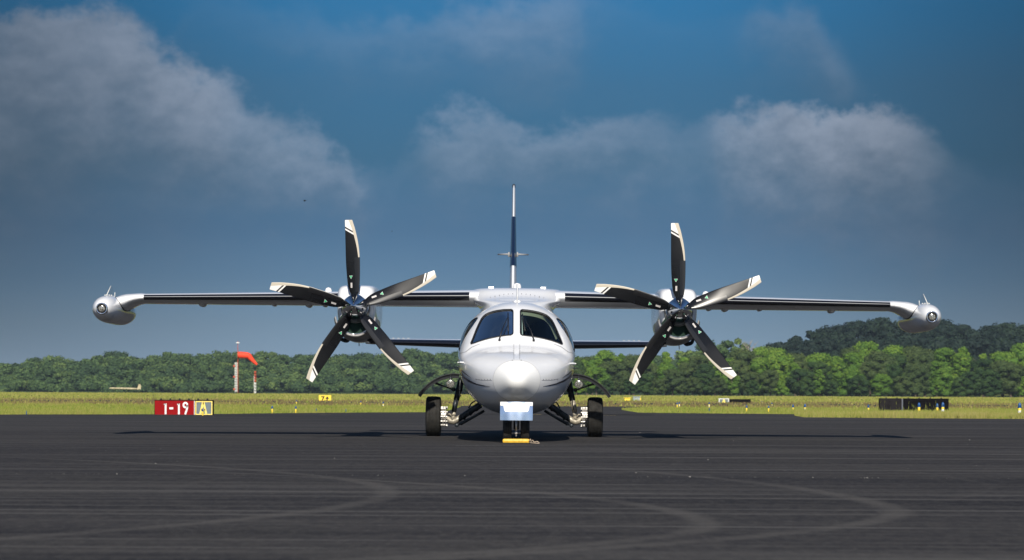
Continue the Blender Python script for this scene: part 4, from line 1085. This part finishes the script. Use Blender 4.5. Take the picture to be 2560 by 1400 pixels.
# yellow 7 sign in mid field
def on_ground_top(px0, px1, yt, yb): return sign_box(px0, px1, yt, yb)
d, x0, x1, zb, zt = sign_box(797, 828, 988, 1003.5)
zb -= .1
sg = thing('airfield_sign', 'small yellow sign with a black 7 and an up arrow in the mid-field grass', 'sign', ((x0 + x1) / 2, d, zb))
H_ = zt - zb; mb = MB(); mb.box(((x0 + x1) / 2, d + .1, (zt + zb) / 2), (x1 - x0, .2, H_), bevel=.01); mb.build('panel', YELP, sg)
text_obj('7', H_ * .9, SOOT, (x0 + (x1 - x0) * .32, d - .006, (zt + zb) / 2), sg, bold=.01)
ax_ = x0 + (x1 - x0) * .68; cz = (zt + zb) / 2
mb = MB(); mb.box((ax_, d - .006, cz - .03), (.05, .012, H_ * .5)); mb.add([(ax_ - .12, d - .013, cz + .02), (ax_ + .12, d - .013, cz + .02), (ax_, d - .013, cz + H_ * .36)], [(0, 1, 2)], False); mb.build('arrow', SOOT, sg)
# far grey A sign with a black box, right of the propeller
d, x0, x1, zb, zt = sign_box(1797, 1877, 996, 1009); zb -= .1
sg = thing('airfield_sign', 'distant grey sign with pale frame and black box beyond the right propeller', 'sign', ((x0 + x1) / 2, d, zb))
xm = x0 + (x1 - x0) * .32; H_ = zt - zb; cz = (zt + zb) / 2
mb = MB(); mb.box(((x1 + xm) / 2, d + .1, cz - .02), (x1 - xm, .2, H_ - .05), bevel=.01); mb.build('housing', BLK, sg)
mb = MB(); mb.box(((x0 + xm) / 2, d + .1, cz), (xm - x0, .18, H_)); mb.build('grey_panel', GREYF, sg)
mb = MB()
for q in (-1, 1): mb.box(((x0 + xm) / 2 + q * ((xm - x0) / 2 - .03), d - .003, cz), (.07, .02, H_)); 
mb.box(((x0 + xm) / 2, d - .004, zt - .03), (xm - x0, .02, .06)); mb.build('border', WPOLE, sg)
text_obj('A', H_ * .9, YLET, ((x0 + xm) / 2, d - .006, cz), sg, bold=.02)
# small boxes behind the right main wheel
for (a, b, yt, yb, mat, lab, cat, nm) in ((1561, 1576, 995, 1002, YELP, 'tiny yellow equipment box lying in the far grass behind the right gear door', 'box', 'equipment_box'), (1583, 1600, 992, 1002.5, worn('pale_grey_box', (.32, .37, .36), .6), 'small pale grey equipment cabinet in the far grass', 'cabinet', 'equipment_cabinet')):
    d, x0, x1, zb, zt = sign_box(a, b, yt, yb); zb -= .1
    sg = thing(nm, lab, cat, ((x0 + x1) / 2, d, zb)); mb = MB(); mb.box(((x0 + x1) / 2, d + .15, (zt + zb) / 2), (x1 - x0, .4, zt - zb), bevel=.03); mb.build('case', mat, sg)
    mb = MB(); mb.box(((x0 + x1) / 2, d + .15, zt + .015), (x1 - x0 + .08, .48, .04), bevel=.01); mb.build('lid', mat, sg)
    if nm == 'equipment_cabinet': mb = MB(); mb.box((x1 + .03, d + .1, (zt + zb) / 2), (.06, .2, zt - zb)); mb.build('side_panel', YELP, sg)

# taxiway edge markers: blue lens on a yellow and white sleeve
MK = [(66, 1037.5, 9.5, 0, 'blue edge light without sleeve at the far left apron edge'),
      (507, 1040, 19, 1, 'yellow edge marker with blue lens standing before the grey A panel'),
      (680.5, 1033.5, 19, 1, 'yellow edge marker with blue lens, the first to the right of the red sign'),
      (739.5, 1033, 18, 1, 'yellow edge marker with blue lens, the second to the right of the red sign'),
      (741, 1011.5, 12, 1, 'small far edge marker just above the second one right of the red sign'),
      (791, 1032, 11, 0, 'bare blue edge light in the grass below the yellow 7 sign'),
      (865, 1031, 6, 0, 'tiny blue edge light low in the grass right of the painted apron mark'),
      (902, 1013.5, 11.5, 1, 'far edge marker under the left propeller'),
      (958, 1018, 14, 2, 'white-sleeved far edge marker between left propeller and main wheel'),
      (1693, 1020, 14, 1, 'yellow edge marker under the right propeller, left one of a close pair'),
      (1698.5, 1018.5, 14, 2, 'white-sleeved edge marker under the right propeller, right one of a close pair'),
      (1773, 1019, 13.5, 2, 'orange and white edge marker directly above a bare blue light'),
      (1773.3, 1030.5, 12, 0, 'bare blue edge light directly below an orange and white marker'),
      (1866.5, 1031, 18, 1, 'yellow and white edge marker in front of the distant grey framed sign'),
      (1921.5, 1030.5, 16.5, 1, 'yellow edge marker just right of the distant black box'),
      (1929.5, 1018, 12, 2, 'pale far edge marker beside and above a nearer yellow one'),
      (1904.5, 1010, 7, 2, 'tiny far edge marker beyond the runway right of the black box'),
      (1982.5, 1031, 20, 1, 'yellow edge marker at the inner corner of the apron grass'),
      (2012.5, 1031.5, 22, 2, 'white-sleeved edge marker just right of the apron corner'),
      (2171, 1031.5, 20, 1, 'yellow edge marker left of the large black sign back'),
      (2297.5, 1036, 30, 1, 'yellow edge marker in front of the middle of the large black sign'),
      (2343, 1035, 27, 1, 'shorter marker of the pair before the right end of the large black sign'),
      (2357, 1037, 32, 2, 'taller white-banded marker of the pair before the right end of the black sign'),
      (2549, 1042, 36, 2, 'tallest yellow and white edge marker alone at the far right')]
def marker_meshes():
    L_ = {}
    def mk(nm, prof, mat):
        mb = MB(); mb.lathe((0, 0, 0), (0, 0, 1), prof, 20); me = bpy.data.meshes.new(nm); me.from_pydata(mb.v, [], mb.f); me.materials.append(mat)
        me.polygons.foreach_set('use_smooth', [True] * len(me.polygons)); me.set_sharp_from_angle(angle=R(40)); return me
    L_['lens'] = mk('lens', [(.72, .10), (.74, .13), (.80, .13), (.86, .12), (.93, .09), (.98, .05), (1.0, 0)], BLUE)
    L_['collar'] = mk('collar', [(.60, .075), (.62, .15), (.70, .15), (.72, .10), (.73, .10)], BLUE)
    L_['sleeve'] = mk('sleeve', [(-.08, .06), (.02, .07), (.3, .11), (.6, .125), (.62, .11)], YELP)
    L_['band'] = mk('band', [(.26, .106), (.26, .113), (.44, .125), (.44, .118)], WSIGN)
    return L_
ML = marker_meshes()
for px, pb, hpx, kind, lab in MK:
    g = on_ground(px, pb); s_ = F / g.y; hm = hpx / s_ ; 
    t = thing('edge_marker', lab, 'edge light', (g.x, g.y, g.z), 'taxiway edge markers around the apron and runway')
    hm = max(.12, hm)
    for nm in (('lens', 'collar') if kind == 0 else ('lens', 'collar', 'sleeve') + (('band',) if kind == 2 else ())):
        o = bpy.data.objects.new(nm, ML[nm]); COL.objects.link(o); o.parent = t
        if kind == 0: o.scale = (hm * .8, hm * .8, hm * 2.4); o.location = (0, 0, -hm * 1.4)
        else: o.scale = (hm * .92, hm * .92, hm)

# windsock with lattice mast
D = 400; wp = lambda px, py: at(px, py, D)
base = Vector((wp(595, 983).x, D, gz(0, D)))
ws = thing('windsock', 'orange-red windsock drooping from a tall red pole before the left woods', 'windsock', tuple(base))
mb = MB(); mb.tube([base, wp(594.5, 870), wp(594.3, 852)], [.10, .05, .03], 10); mb.build('pole', REDW, ws)
mb = MB()
for i in range(12):
    y0 = 981 - i * 6.2; y1 = y0 - 6.2
    a, b, c, e = wp(587.5, y0), wp(593, y0), wp(587.5, y1), wp(593, y1); mb.tube([a, c], .05, 6); mb.tube([b, e], .05, 6); mb.tube([a, e], .035, 6); mb.tube([b, c], .035, 6); mb.tube([c, e], .03, 6)
mb.build('lattice_mast', WPOLE, ws)
for yy in (915, 942, 973): mb = MB(); mb.box(wp(585.5, yy), (.3, .3, .3), bevel=.05); mb.build('obstruction_light', REDW, ws)
mb = MB(); c = wp(594.5, 857); mb.lathe(c, (0, 0, 1), [(-.08, .28), (.08, .28), (.1, .2), (.1, 0)], 16); mb.build('lamp_ring', WPOLE, ws)
mb = MB(); cl_ = [(596, 887.5, .50), (604, 887.6, .50), (612, 888.2, .49), (620, 889, .47), (622.5, 890.5, .44), (625, 893.5, .40), (632, 901.5, .30), (638, 907.5, .23), (642.5, 911.5, .17)]
mb.tube([wp(p[0], p[1]) for p in cl_], [p[2] for p in cl_], 20, cap=False); mb.build('sock', ORNG, ws)
mb = MB(); mb.lathe(wp(596, 887.5), (1, 0, -.02), [(-.12, .52), (-.12, .46), (.06, .46), (.06, .52), (-.12, .52)], 20); mb.build('hoop', REDW, ws)
b2 = Vector((wp(638, 985).x, D, gz(0, D)))
mt = thing('weather_mast', 'thin red and white lattice mast standing below the windsock tip', 'mast', tuple(b2))
mb = MB()
for i in range(8):
    y0 = 985 - i * 7.2; y1 = y0 - 7.2; a, b, c, e = [wp(x, y) for x, y in ((636.3, y0), (639.7, y0), (636.3, y1), (639.7, y1))]; k = 1 if 4 <= i else 0
    mb.tube([a, c], .045, 6, mi=k); mb.tube([b, e], .045, 6, mi=k); mb.tube([a, e], .03, 6, mi=k); mb.tube([b, c], .03, 6, mi=k)
mb.build('lattice_mast', [WPOLE, REDW], mt)
mb = MB(); mb.tube([wp(635, 940), wp(635, 985)], .03, 6); mb.build('cable_pipe', WPOLE, mt)
# wind tee
D = 350; g = Vector((wp(0, 0).x * 0 + at(312, 980, D).x, D, gz(0, D)))
tt = thing('wind_tee', 'weathered beige wind tee with upright tail before the left woods', 'wind indicator', tuple(g))
mb = MB(); mb.tube([at(273, 971, D), at(277, 970.6, D), at(300, 971, D), at(330, 971.8, D), at(343, 972, D)], [.05, .11, .13, .13, .10], 12); mb.build('boom', BEIGE, tt)
mb = MB(); q = [at(342, 974, D), at(352, 973, D), at(352.5, 964, D), at(350, 960, D), at(346.5, 960.5, D), at(344.5, 968, D)]
mb.add([p + Vector((0, -.05, 0)) for p in q] + [p + Vector((0, .05, 0)) for p in q], [(0, 1, 2, 3, 4, 5), (11, 10, 9, 8, 7, 6)] + [(i, (i + 1) % 6, (i + 1) % 6 + 6, i + 6) for i in range(6)], False); mb.build('tail_vane', BEIGE, tt)
mb = MB(); mb.tube([at(316, 984, D), at(316, 972, D)], .14, 10); mb.tube([at(348, 984, D), at(348, 973, D)], .1, 8); mb.build('post', principled('mossy_post', (.03, .05, .02), .9), tt)
# a bird far off in the sky
for px, py, D, sz, lab in ((762, 502, 160, .16, 'tiny dark bird gliding in the grey-blue sky above the left wing'), (980, 578, 260, .10, 'speck of a bird high above the left inner wing')):
    c = at(px, py, D); mb = MB(); mb.tube([c + Vector((-sz * .5, 0, -.02)), c, c + Vector((sz * .6, 0, .03))], [.01, sz * .22, .01], 8)
    mb.grid([[c + Vector((x * sz * .25, -.0, 0)), c + Vector((x * sz * .2 - .1 * sz, -sz * .7, .05)), c + Vector((x * sz * .05 - .3 * sz, -sz * 1.5, .0))] for x in (-1, 1)]); mb.grid([[c + Vector((x * sz * .25, 0, 0)), c + Vector((x * sz * .2, sz * .7, .05)), c + Vector((x * sz * .05, sz * 1.5, 0))] for x in (-1, 1)])
    o = mb.build('bird', SOOT, origin=c); tag(o, lab, 'bird')

# ------------------------------------------------------------------ grass and pebbles
def grass_mat():
    m = principled('grass_blades', (.3, .3, .08), .8, 0, .15); nt = m.node_tree; b = nt.nodes['Principled BSDF']
    a = nt.nodes.new('ShaderNodeAttribute'); a.attribute_name = 'tone'; t = N(nt, a.outputs['Fac'])
    g = nt.nodes.new('ShaderNodeNewGeometry'); x, y, z = sep(nt, g.outputs['Position'])
    n = noise(nt, comb(nt, x * .25, y * .1, 0), 1.0, 4, .6)
    k = ramp(nt, t, [(0, (.08, .13, .018)), (.45, (.165, .21, .032)), (.75, (.27, .255, .068)), (.95, (.36, .31, .13)), (1, (.075, .048, .028))])
    k2 = mixc(nt, n.ss(.4, .68) * .55, k, (.22, .20, .06))
    nt.links.new(k2, b.inputs['Base Color']); return m
GM = grass_mat()
rng = np.random.default_rng(3)
def blades(P, h, wd, tone, lean=.35):
    n = len(P); a = rng.uniform(0, math.tau, n); l = rng.uniform(.0, lean, n) * h; b = rng.uniform(0, math.tau, n)
    dx_ = np.stack([np.cos(a) * wd, np.sin(a) * wd * .4, np.zeros(n)], 1)
    top = P + np.stack([np.cos(b) * l, np.sin(b) * l, h], 1)
    V = np.stack([P - dx_, P + dx_, top], 1).reshape(-1, 3); Fc = np.arange(3 * n).reshape(-1, 3)
    return V, Fc, np.repeat(tone, 3)
parts = []
def field(n, d0, d1, pw, hmin, hmax, wd, xlim, tone0, tone1, cond=None):
    t = rng.uniform(0, 1, n) ** pw; d = d0 + (d1 - d0) * t; x = rng.uniform(xlim[0], xlim[1], n) * d
    keep = off_apron(x, d)
    if cond: keep &= np.array([cond(a, b) for a, b in zip(x, d)])
    x, d = x[keep], d[keep]; z = np.array([gz(a, b) for a, b in zip(x, d)]) - .01
    # height varies in clumps
    cl = .5 + .5 * np.sin(x * 1.7 + np.sin(d * .9) * 2) * np.sin(d * .7 + np.cos(x * .6) * 2)
    h = hmin + (hmax - hmin) * rng.uniform(0, 1, len(x)) ** 1.5 * (.4 + .6 * cl)
    tn = np.clip(tone0 + (tone1 - tone0) * (rng.uniform(0, 1, len(x)) * .6 + cl * .4), 0, .95)
    parts.append(blades(np.stack([x, d, z], 1), h, wd * (.7 + .6 * rng.uniform(0, 1, len(x))), tn))
def taxi(x, d):
    xl = -2.3 - 3.5 * max(0, (d - 118) / 25) ** 2; xr = 4.3 + 2.25 * max(0, (d - 100) / 28) ** 2
    return xl < x < xr
left_ok = lambda x, d: not taxi(x, d)
field(95000, 71, 128, 1.6, .03, .15, .022, (-.2, .205), .15, .8, left_ok)
field(52000, 72, 100, 1.2, .08, .24, .014, (.105, .205), .2, .85, left_ok)
field(24000, 72, 78, 1.0, .08, .26, .012, (.105, .205), .5, 1.0, left_ok)
def brown(n, d0, d1):
    d = rng.uniform(d0, d1, n); x = rng.uniform(-.21, .21, n) * d
    keep = np.array([not taxi(a, b) for a, b in zip(x, d)]) if d1 < 134 else np.ones(n, bool)
    x, d = x[keep], d[keep]; z = np.array([gz(a, b) for a, b in zip(x, d)])
    parts.append(blades(np.stack([x, d, z], 1), rng.uniform(.03, .20, len(x)) * (.5 + .5 * np.sin(x * .9 + np.sin(d)) ** 2), np.full(len(x), .05), np.where(rng.uniform(0, 1, len(x)) < .72, .99, rng.uniform(.3, .9, len(x)))))
brown(14000, 126, 136); brown(7000, 136, 160); brown(16000, 159, 172)
field(50000, 170, 420, 1.3, .05, .25, .07, (-.21, .21), .3, .9)
V = np.concatenate([p[0] for p in parts]); off = 0; Fs = []
for p in parts: Fs.append(p[1] + off); off += len(p[0])
me = npmesh('grass', V, np.concatenate(Fs), [GM], attr=np.concatenate([p[2] for p in parts]))
o = link('grass', me); tag(o, 'yellow-green field grass between apron, runway and woods', 'grass', kind='stuff')
# tall seed stalks before the black sign
parts = []
n = 75; px = rng.normal(2270, 130, n); px = px[(px > 2020) & (px < 2555)]
x = np.zeros(len(px)); d = rng.uniform(75, 79.5, len(px)); x = (px - 1280) / F * d
keep = off_apron(x, d); x, d = x[keep], d[keep]
h = rng.uniform(.25, .52, len(x)); P = np.stack([x, d, np.zeros(len(x))], 1)
V1, F1, T1 = blades(P, h, np.full(len(x), .0035), np.full(len(x), .35), .22)
tops = V1.reshape(-1, 3, 3)[:, 2]; 
V2, F2, T2 = blades(tops - np.array([0, 0, .07]), np.full(len(x), .1), np.full(len(x), .008), np.full(len(x), .5), .3)
me = npmesh('tall_grass', np.concatenate([V1, V2]), np.concatenate([F1, F2 + len(V1)]), [GM], attr=np.concatenate([T1, T2]))
o = link('tall_grass', me); tag(o, 'thin tall grass stalks with seed heads around the black sign back', 'grass', kind='stuff')
# white pebbles on the apron
mb = MB(); spots = [(944, 1354), (880, 1319), (2161, 1284), (2180, 1307), (2195, 1331), (1161, 1390), (389, 1162), (443, 1156), (1618, 1397), (1723, 1235), (1590, 1185), (1770, 1152), (2168, 1198), (1834, 1104), (2424, 1102), (1600, 1083), (292, 1226), (577, 1115), (836, 1149), (1725, 1235), (2441, 1167), (2032, 1239), (1848, 1072)]
spots += [(rnd.uniform(0, 2560), 1060 + 340 * rnd.random() ** .7) for _ in range(90)]
for i, (px, py) in enumerate(spots):
    g = on_ground(px, py); r_ = (rnd.uniform(.8, 2.2) if i < 23 else rnd.uniform(.3, .9)) * g.y / F * .9
    mb.lathe((g.x, g.y, .008), (rnd.uniform(-.3, .3), rnd.uniform(-.3, .3), 1), [(0, r_), (r_ * .7, r_ * .8), (r_ * 1.2, 0)], 6)
o = mb.build('pebbles', principled('pale_pebble', (.26, .25, .23), .8)); tag(o, 'scattered pale pebbles on the dark apron', 'pebbles', kind='stuff')

# ------------------------------------------------------------------ woods
def leaf_mat(name, c0, c1, c2):
    m = principled(name, c0, .75, 0, .2); nt = m.node_tree; b = nt.nodes['Principled BSDF']
    a = nt.nodes.new('ShaderNodeAttribute'); a.attribute_name = 'tone'; t = N(nt, a.outputs['Fac'])
    oi = nt.nodes.new('ShaderNodeObjectInfo'); rn = N(nt, oi.outputs['Random'])
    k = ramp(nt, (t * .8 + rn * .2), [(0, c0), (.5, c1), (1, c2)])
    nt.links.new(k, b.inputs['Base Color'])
    b.inputs['Transmission Weight'].default_value = 0
    return m
L_FAR = leaf_mat('far_wood_leaves', (.015, .034, .014), (.056, .098, .028), (.130, .180, .042))
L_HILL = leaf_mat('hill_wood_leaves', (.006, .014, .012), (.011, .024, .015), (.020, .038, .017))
L_BR = leaf_mat('bright_leaves', (.026, .066, .008), (.085, .165, .016), (.185, .265, .028))
L_OL = leaf_mat('olive_leaves', (.022, .040, .012), (.052, .080, .020), (.095, .120, .032))
L_SHADED = leaf_mat('deep_green_leaves', (.009, .025, .008), (.030, .062, .013), (.075, .120, .020))  # darker leaf copy, tree shade painted into its colour
BARK = worn('bark', (.11, .085, .06), .9, amt=.2, scale=2); DEAD = worn('dead_wood', (.34, .29, .24), .9, amt=.1)
_u = np.array([(math.cos(a) * math.cos(b), math.sin(a) * math.cos(b), math.sin(b)) for b in (-1.1, -.45, .15, .7, 1.2) for a in [k * math.tau / 9 for k in range(9)]])
_q = np.array([(i * 9 + j, i * 9 + (j + 1) % 9, (i + 1) * 9 + (j + 1) % 9, (i + 1) * 9 + j) for i in range(4) for j in range(9)])
def crown(rng, H, W, n_lobes, n_leaf, leaf, z0=.18, conic=0.0, tone=None):
    """leaf clumps standing out on overlapping lobes that fill an uneven crown; returns quads"""
    Vs, Ts = [], []
    t0 = rng.uniform(0, 1) if tone is None else tone
    for i in range(n_lobes):
        t = (i + .5) / n_lobes; z = H * (z0 + (1 - z0) * t ** .85)
        prof = math.sqrt(max(0.04, 1 - (2 * max(t, .30) - .9) ** 2 * .80)) if conic == 0 else (1 - t) ** .75 + .10
        a = i * 2.4 + rng.uniform(-.6, .6); rr = W * .5 * prof * rng.uniform(.25, .85) * (1 if i < n_lobes - 1 else .2)
        lr = W * rng.uniform(.17, .30) * (1 - .25 * t if conic == 0 else (1 - .6 * t))
        c = np.array([math.cos(a) * rr, math.sin(a) * rr, min(z, H - lr * .85)])
        tl = t0 * .55 + rng.uniform(0, .42)
        wob = 1 + rng.uniform(-.18, .12, len(_u))[:, None]
        core = c + _u * lr * .78 * wob * np.array([1, 1, .85]); Vs.append(core[_q].reshape(-1, 3)); Ts.append(np.full(len(_q) * 4, np.clip(tl * .35, 0, 1)))  # core tone below the leaf tone paints the shade inside the crown
        n = n_leaf
        d = rng.normal(size=(n, 3)); d /= np.linalg.norm(d, axis=1)[:, None]; d[:, 2] = np.where(d[:, 2] < -.4, -d[:, 2], d[:, 2])
        rad = lr * rng.uniform(.70, 1.12, n)[:, None]
        p = c + d * rad * np.array([1, 1, .85])
        nn = d + rng.normal(size=(n, 3)) * .38; nn /= np.linalg.norm(nn, axis=1)[:, None]
        e1 = np.cross(nn, rng.normal(size=(n, 3))); e1 /= np.linalg.norm(e1, axis=1)[:, None]; e2 = np.cross(nn, e1)
        s_ = leaf * rng.uniform(.5, 1.3, n)[:, None]
        q = np.stack([p - e1 * s_, p - e2 * s_ * .8, p + e1 * s_, p + e2 * s_ * .8], 1)
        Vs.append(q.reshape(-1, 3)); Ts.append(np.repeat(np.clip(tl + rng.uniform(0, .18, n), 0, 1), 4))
    return np.concatenate(Vs), np.concatenate(Ts)
def trunk_mb(H, r0, rng, limbs=5, spread=.25):
    mb = MB(); bend = rng.uniform(-.02, .02, 2) * H
    mb.tube([(0, 0, -.6), (bend[0] * .4, bend[1] * .4, H * .3), (bend[0], bend[1], H * .62), (bend[0], bend[1], H * .9)], [r0 * 1.3, r0, r0 * .6, r0 * .15], 8)
    for k in range(limbs):
        a = k * 2.4 + rng.uniform(0, 1); z = H * (.3 + .5 * k / limbs); l = H * spread * rng.uniform(.7, 1.2)
        mb.tube([(bend[0] * .8, bend[1] * .8, z), (math.cos(a) * l * .5, math.sin(a) * l * .5, z + l * .35), (math.cos(a) * l, math.sin(a) * l, z + l * .75)], [r0 * .4, r0 * .25, r0 * .08], 6)
    return mb
def interp(xs_, ys_, x): return float(np.interp(x, xs_, ys_))
SKX = [-40, 0, 60, 100, 180, 230, 280, 350, 420, 510, 580, 640, 700, 800, 900, 1000, 1100, 1250, 1440, 1500, 1600, 1700]
SKY_ = [903, 903, 897, 890, 888, 886, 879, 880, 882, 876, 879, 879, 876, 878, 882, 872, 873, 880, 884, 878, 884, 882]
def forest(name, label, rows_, mat, spacing_px, n_lobes, n_leaf, leaf, x0, x1, skx, sky_, seed, wfac=1.0, z0=.05):
    r = np.random.default_rng(seed); Vs, Ts = [], []; nt_ = 0
    for d, frac, jit in rows_:
        px = x0 + r.uniform(0, spacing_px)
        while px < x1:
            top = interp(skx, sky_, px) ; hzp = HZ + (px - 1280) * math.tan(ROLL)
            ytop = hzp - (hzp - top) * frac * r.uniform(1 - jit, 1.0 + jit * .25)
            dd = d + r.uniform(-6, 6); P = at(px, ytop, dd); g = gz(P.x, dd); H = P.z - g
            W = spacing_px * dd / F * r.uniform(1.2, 1.8) * wfac
            Hc = min(H, max(W * 1.5, H * .55))
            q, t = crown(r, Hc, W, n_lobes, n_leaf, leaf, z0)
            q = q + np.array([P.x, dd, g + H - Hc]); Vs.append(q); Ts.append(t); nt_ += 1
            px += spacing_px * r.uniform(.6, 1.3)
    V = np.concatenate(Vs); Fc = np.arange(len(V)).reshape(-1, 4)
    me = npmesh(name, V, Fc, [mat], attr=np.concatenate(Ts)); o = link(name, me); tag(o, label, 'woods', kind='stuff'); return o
forest('far_wood', 'dense dark green mixed wood stretching behind the left half of the airfield', [(866, .34, .5), (876, .52, .4), (890, .68, .3), (908, .82, .22), (930, .93, .16), (950, .99, .13)], L_FAR, 44, 11, 90, .38, -420, 1720, SKX, SKY_, 11, 1.15)
HX = [1700, 1760, 1790, 1850, 1885, 1920, 1950, 1975, 2010, 2060, 2110, 2150, 2200, 2260, 2350, 2390, 2430, 2480, 2520, 2600]
HY = [884, 850, 842, 843, 858, 866, 846, 836, 838, 812, 812, 798, 792, 788, 794, 798, 812, 812, 803, 806]
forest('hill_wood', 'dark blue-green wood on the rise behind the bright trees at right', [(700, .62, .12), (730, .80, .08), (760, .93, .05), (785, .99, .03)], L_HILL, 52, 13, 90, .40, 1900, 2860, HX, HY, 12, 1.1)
forest('middle_wood', 'muted green trees showing above the bright row beyond the right propeller', [(690, .85, .12), (715, .97, .05)], L_FAR, 48, 12, 80, .36, 1690, 1930, HX, HY, 13, 1.1)
# near bright tree line on the right: individual trees
protos = []
def proto(seed, H, W, nl, nf, leaf, conic, z0):
    r = np.random.default_rng(seed); V, T = crown(r, H, W, nl, nf, leaf, z0, conic, tone=.5)
    tm = trunk_mb(H, H * .022, r); return V, T, tm
def to_mesh(V, T, mat): return npmesh('crown', V, np.arange(len(V)).reshape(-1, 4), [mat], attr=T)
KINDS = {}
for kname, mat, conic, seeds in (('bright', L_BR, 0, (1, 2, 3)), ('peaked', L_BR, 1, (4, 5)), ('olive', L_OL, 0, (6, 7, 8)), ('deep', L_SHADED, 0, (9, 10, 11))):
    for sdd in seeds:
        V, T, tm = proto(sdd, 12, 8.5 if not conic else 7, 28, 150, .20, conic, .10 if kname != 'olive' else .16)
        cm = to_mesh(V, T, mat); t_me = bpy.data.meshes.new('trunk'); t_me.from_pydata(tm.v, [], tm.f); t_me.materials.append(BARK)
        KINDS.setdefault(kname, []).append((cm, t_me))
TX = [1430, 1480, 1500, 1560, 1640, 1700, 1760, 1830, 1900, 1950, 1975, 2020, 2060, 2100, 2150, 2200, 2240, 2280, 2330, 2380, 2420, 2480, 2530, 2570]
TY = [890, 876, 876, 890, 880, 878, 884, 880, 872, 866, 858, 872, 880, 880, 858, 850, 848, 858, 866, 864, 870, 872, 862, 866]
rt = random.Random(21)
def place_desc(px):
    for lim, s_ in ((1500, 'just right of the fuselage'), (1600, 'behind the right main wheel'), (1700, 'behind the right propeller, left half'), (1800, 'behind the right propeller, right half'), (1900, 'above the distant grey sign'), (2000, 'above the apron corner'), (2110, 'left of the black sign'), (2200, 'just left of the black sign'), (2290, 'behind the black sign, left half'), (2380, 'behind the black sign, right half'), (2470, 'right of the black sign'), (9999, 'at the far right edge')):
        if px < lim: return s_
def tree(kind, px, ytop, d, label):
    cm, tm = rt.choice(KINDS[kind]); P = at(px, ytop, d); g = gz(P.x, d); H = P.z - g; s_ = H / 12
    e = thing('tree', label, 'tree', (P.x, d, g), 'bright trees along the right edge of the field')
    ws_ = (.85 + .3 * rt.random()) * max(.85, min(1.3, 1 / s_ ** .5))
    for nm, me in (('trunk', tm), ('crown', cm)):
        o = bpy.data.objects.new(nm, me); COL.objects.link(o); o.parent = e
    e.rotation_euler = (0, 0, rt.uniform(0, math.tau)); e.scale = (s_ * ws_, s_ * ws_, s_)
rowsT = [('rear', 625, 1.0, 40), ('middle', 610, .84, 52), ('front', 596, .62, 62), ('low front', 588, .40, 70)]
seen = {}
for rname, d, fr, sp in rowsT:
    px = 1425 + rt.uniform(0, 20)
    while px < 2760:
        hzp = HZ + (px - 1280) * math.tan(ROLL); top = interp(TX, TY, px); yt = hzp - (hzp - top) * fr * rt.uniform(.82, 1.05)
        warm = interp([1430, 1560, 1700, 1900, 2050, 2200, 2560], [.4, .9, .75, .55, .75, .3, .35], px)
        kind = 'olive' if rt.random() < warm * (.45 if fr == 1.0 else .8) else rt.choice(['bright', 'bright', 'peaked'])
        if fr < .9 and rt.random() < (.28 if fr > .7 else .48): kind = 'deep'  # lower rows get more of the leaves with painted shade
        col_ = {'deep': 'deep green rounded tree', 'bright': 'bright rounded tree', 'peaked': 'bright pointed tree', 'olive': 'dull olive tree'}[kind]
        lab = '%s in the %s row, %s' % (col_, rname, place_desc(px))
        c = seen.setdefault(lab, 0); seen[lab] += 1
        if c: lab = lab.replace(' tree in', ' tree, %s one, in' % ['second', 'third', 'fourth', 'fifth', 'sixth'][min(c - 1, 4)])
        tree(kind, px, yt, d + rt.uniform(-4, 4), lab); px += sp * rt.uniform(.75, 1.25)
# pale bare tree
P = at(1870, 858, 640); g = gz(P.x, 640); H = P.z - g; r = np.random.default_rng(9)
e = thing('dead_tree', 'pale leafless dead tree rising above the woods beyond the right propeller', 'tree', (P.x, 640, g))
mb = MB(); base = Vector((P.x, 640, g)); mb.tube([base, base + Vector((.2, 0, H * .5)), base + Vector((.1, 0, H * .95))], [.2, .15, .04], 7)
for k in range(26):
    a = k * 2.4; z = H * (.5 + .45 * k / 26); l = rnd.uniform(1.2, 2.6); p0 = base + Vector((.15, 0, z)); p1 = p0 + Vector((math.cos(a) * l * .6, math.sin(a) * l * .4, l * .5)); p2 = p0 + Vector((math.cos(a) * l, math.sin(a) * l * .6, l * 1.0))
    mb.tube([p0, p1, p2], [.06, .045, .02], 5)
    for q in range(3): mb.tube([p1, p1 + Vector((rnd.uniform(-.8, .8), rnd.uniform(-.3, .3), rnd.uniform(.3, 1.0)))], [.035, .015], 4)
mb.build('trunk', DEAD, e)

# ------------------------------------------------------------------ haze over the airfield
hz = bpy.data.materials.new('haze_air'); hz.use_nodes = True; n_ = hz.node_tree; n_.nodes.clear()
ho = n_.nodes.new('ShaderNodeOutputMaterial'); hv = n_.nodes.new('ShaderNodeVolumePrincipled')
hv.inputs['Color'].default_value = (.66, .84, 1.0, 1); hv.inputs['Density'].default_value = .00009; hv.inputs['Anisotropy'].default_value = 0.0
n_.links.new(hv.outputs[0], ho.inputs['Volume'])
mb = MB(); mb.box((0, 2450, 29), (6100, 5150, 62)); o = mb.build('haze', hz); tag(o, kind='stuff')

for o in list(bpy.data.objects):
    if '_o' in o: del o['_o']
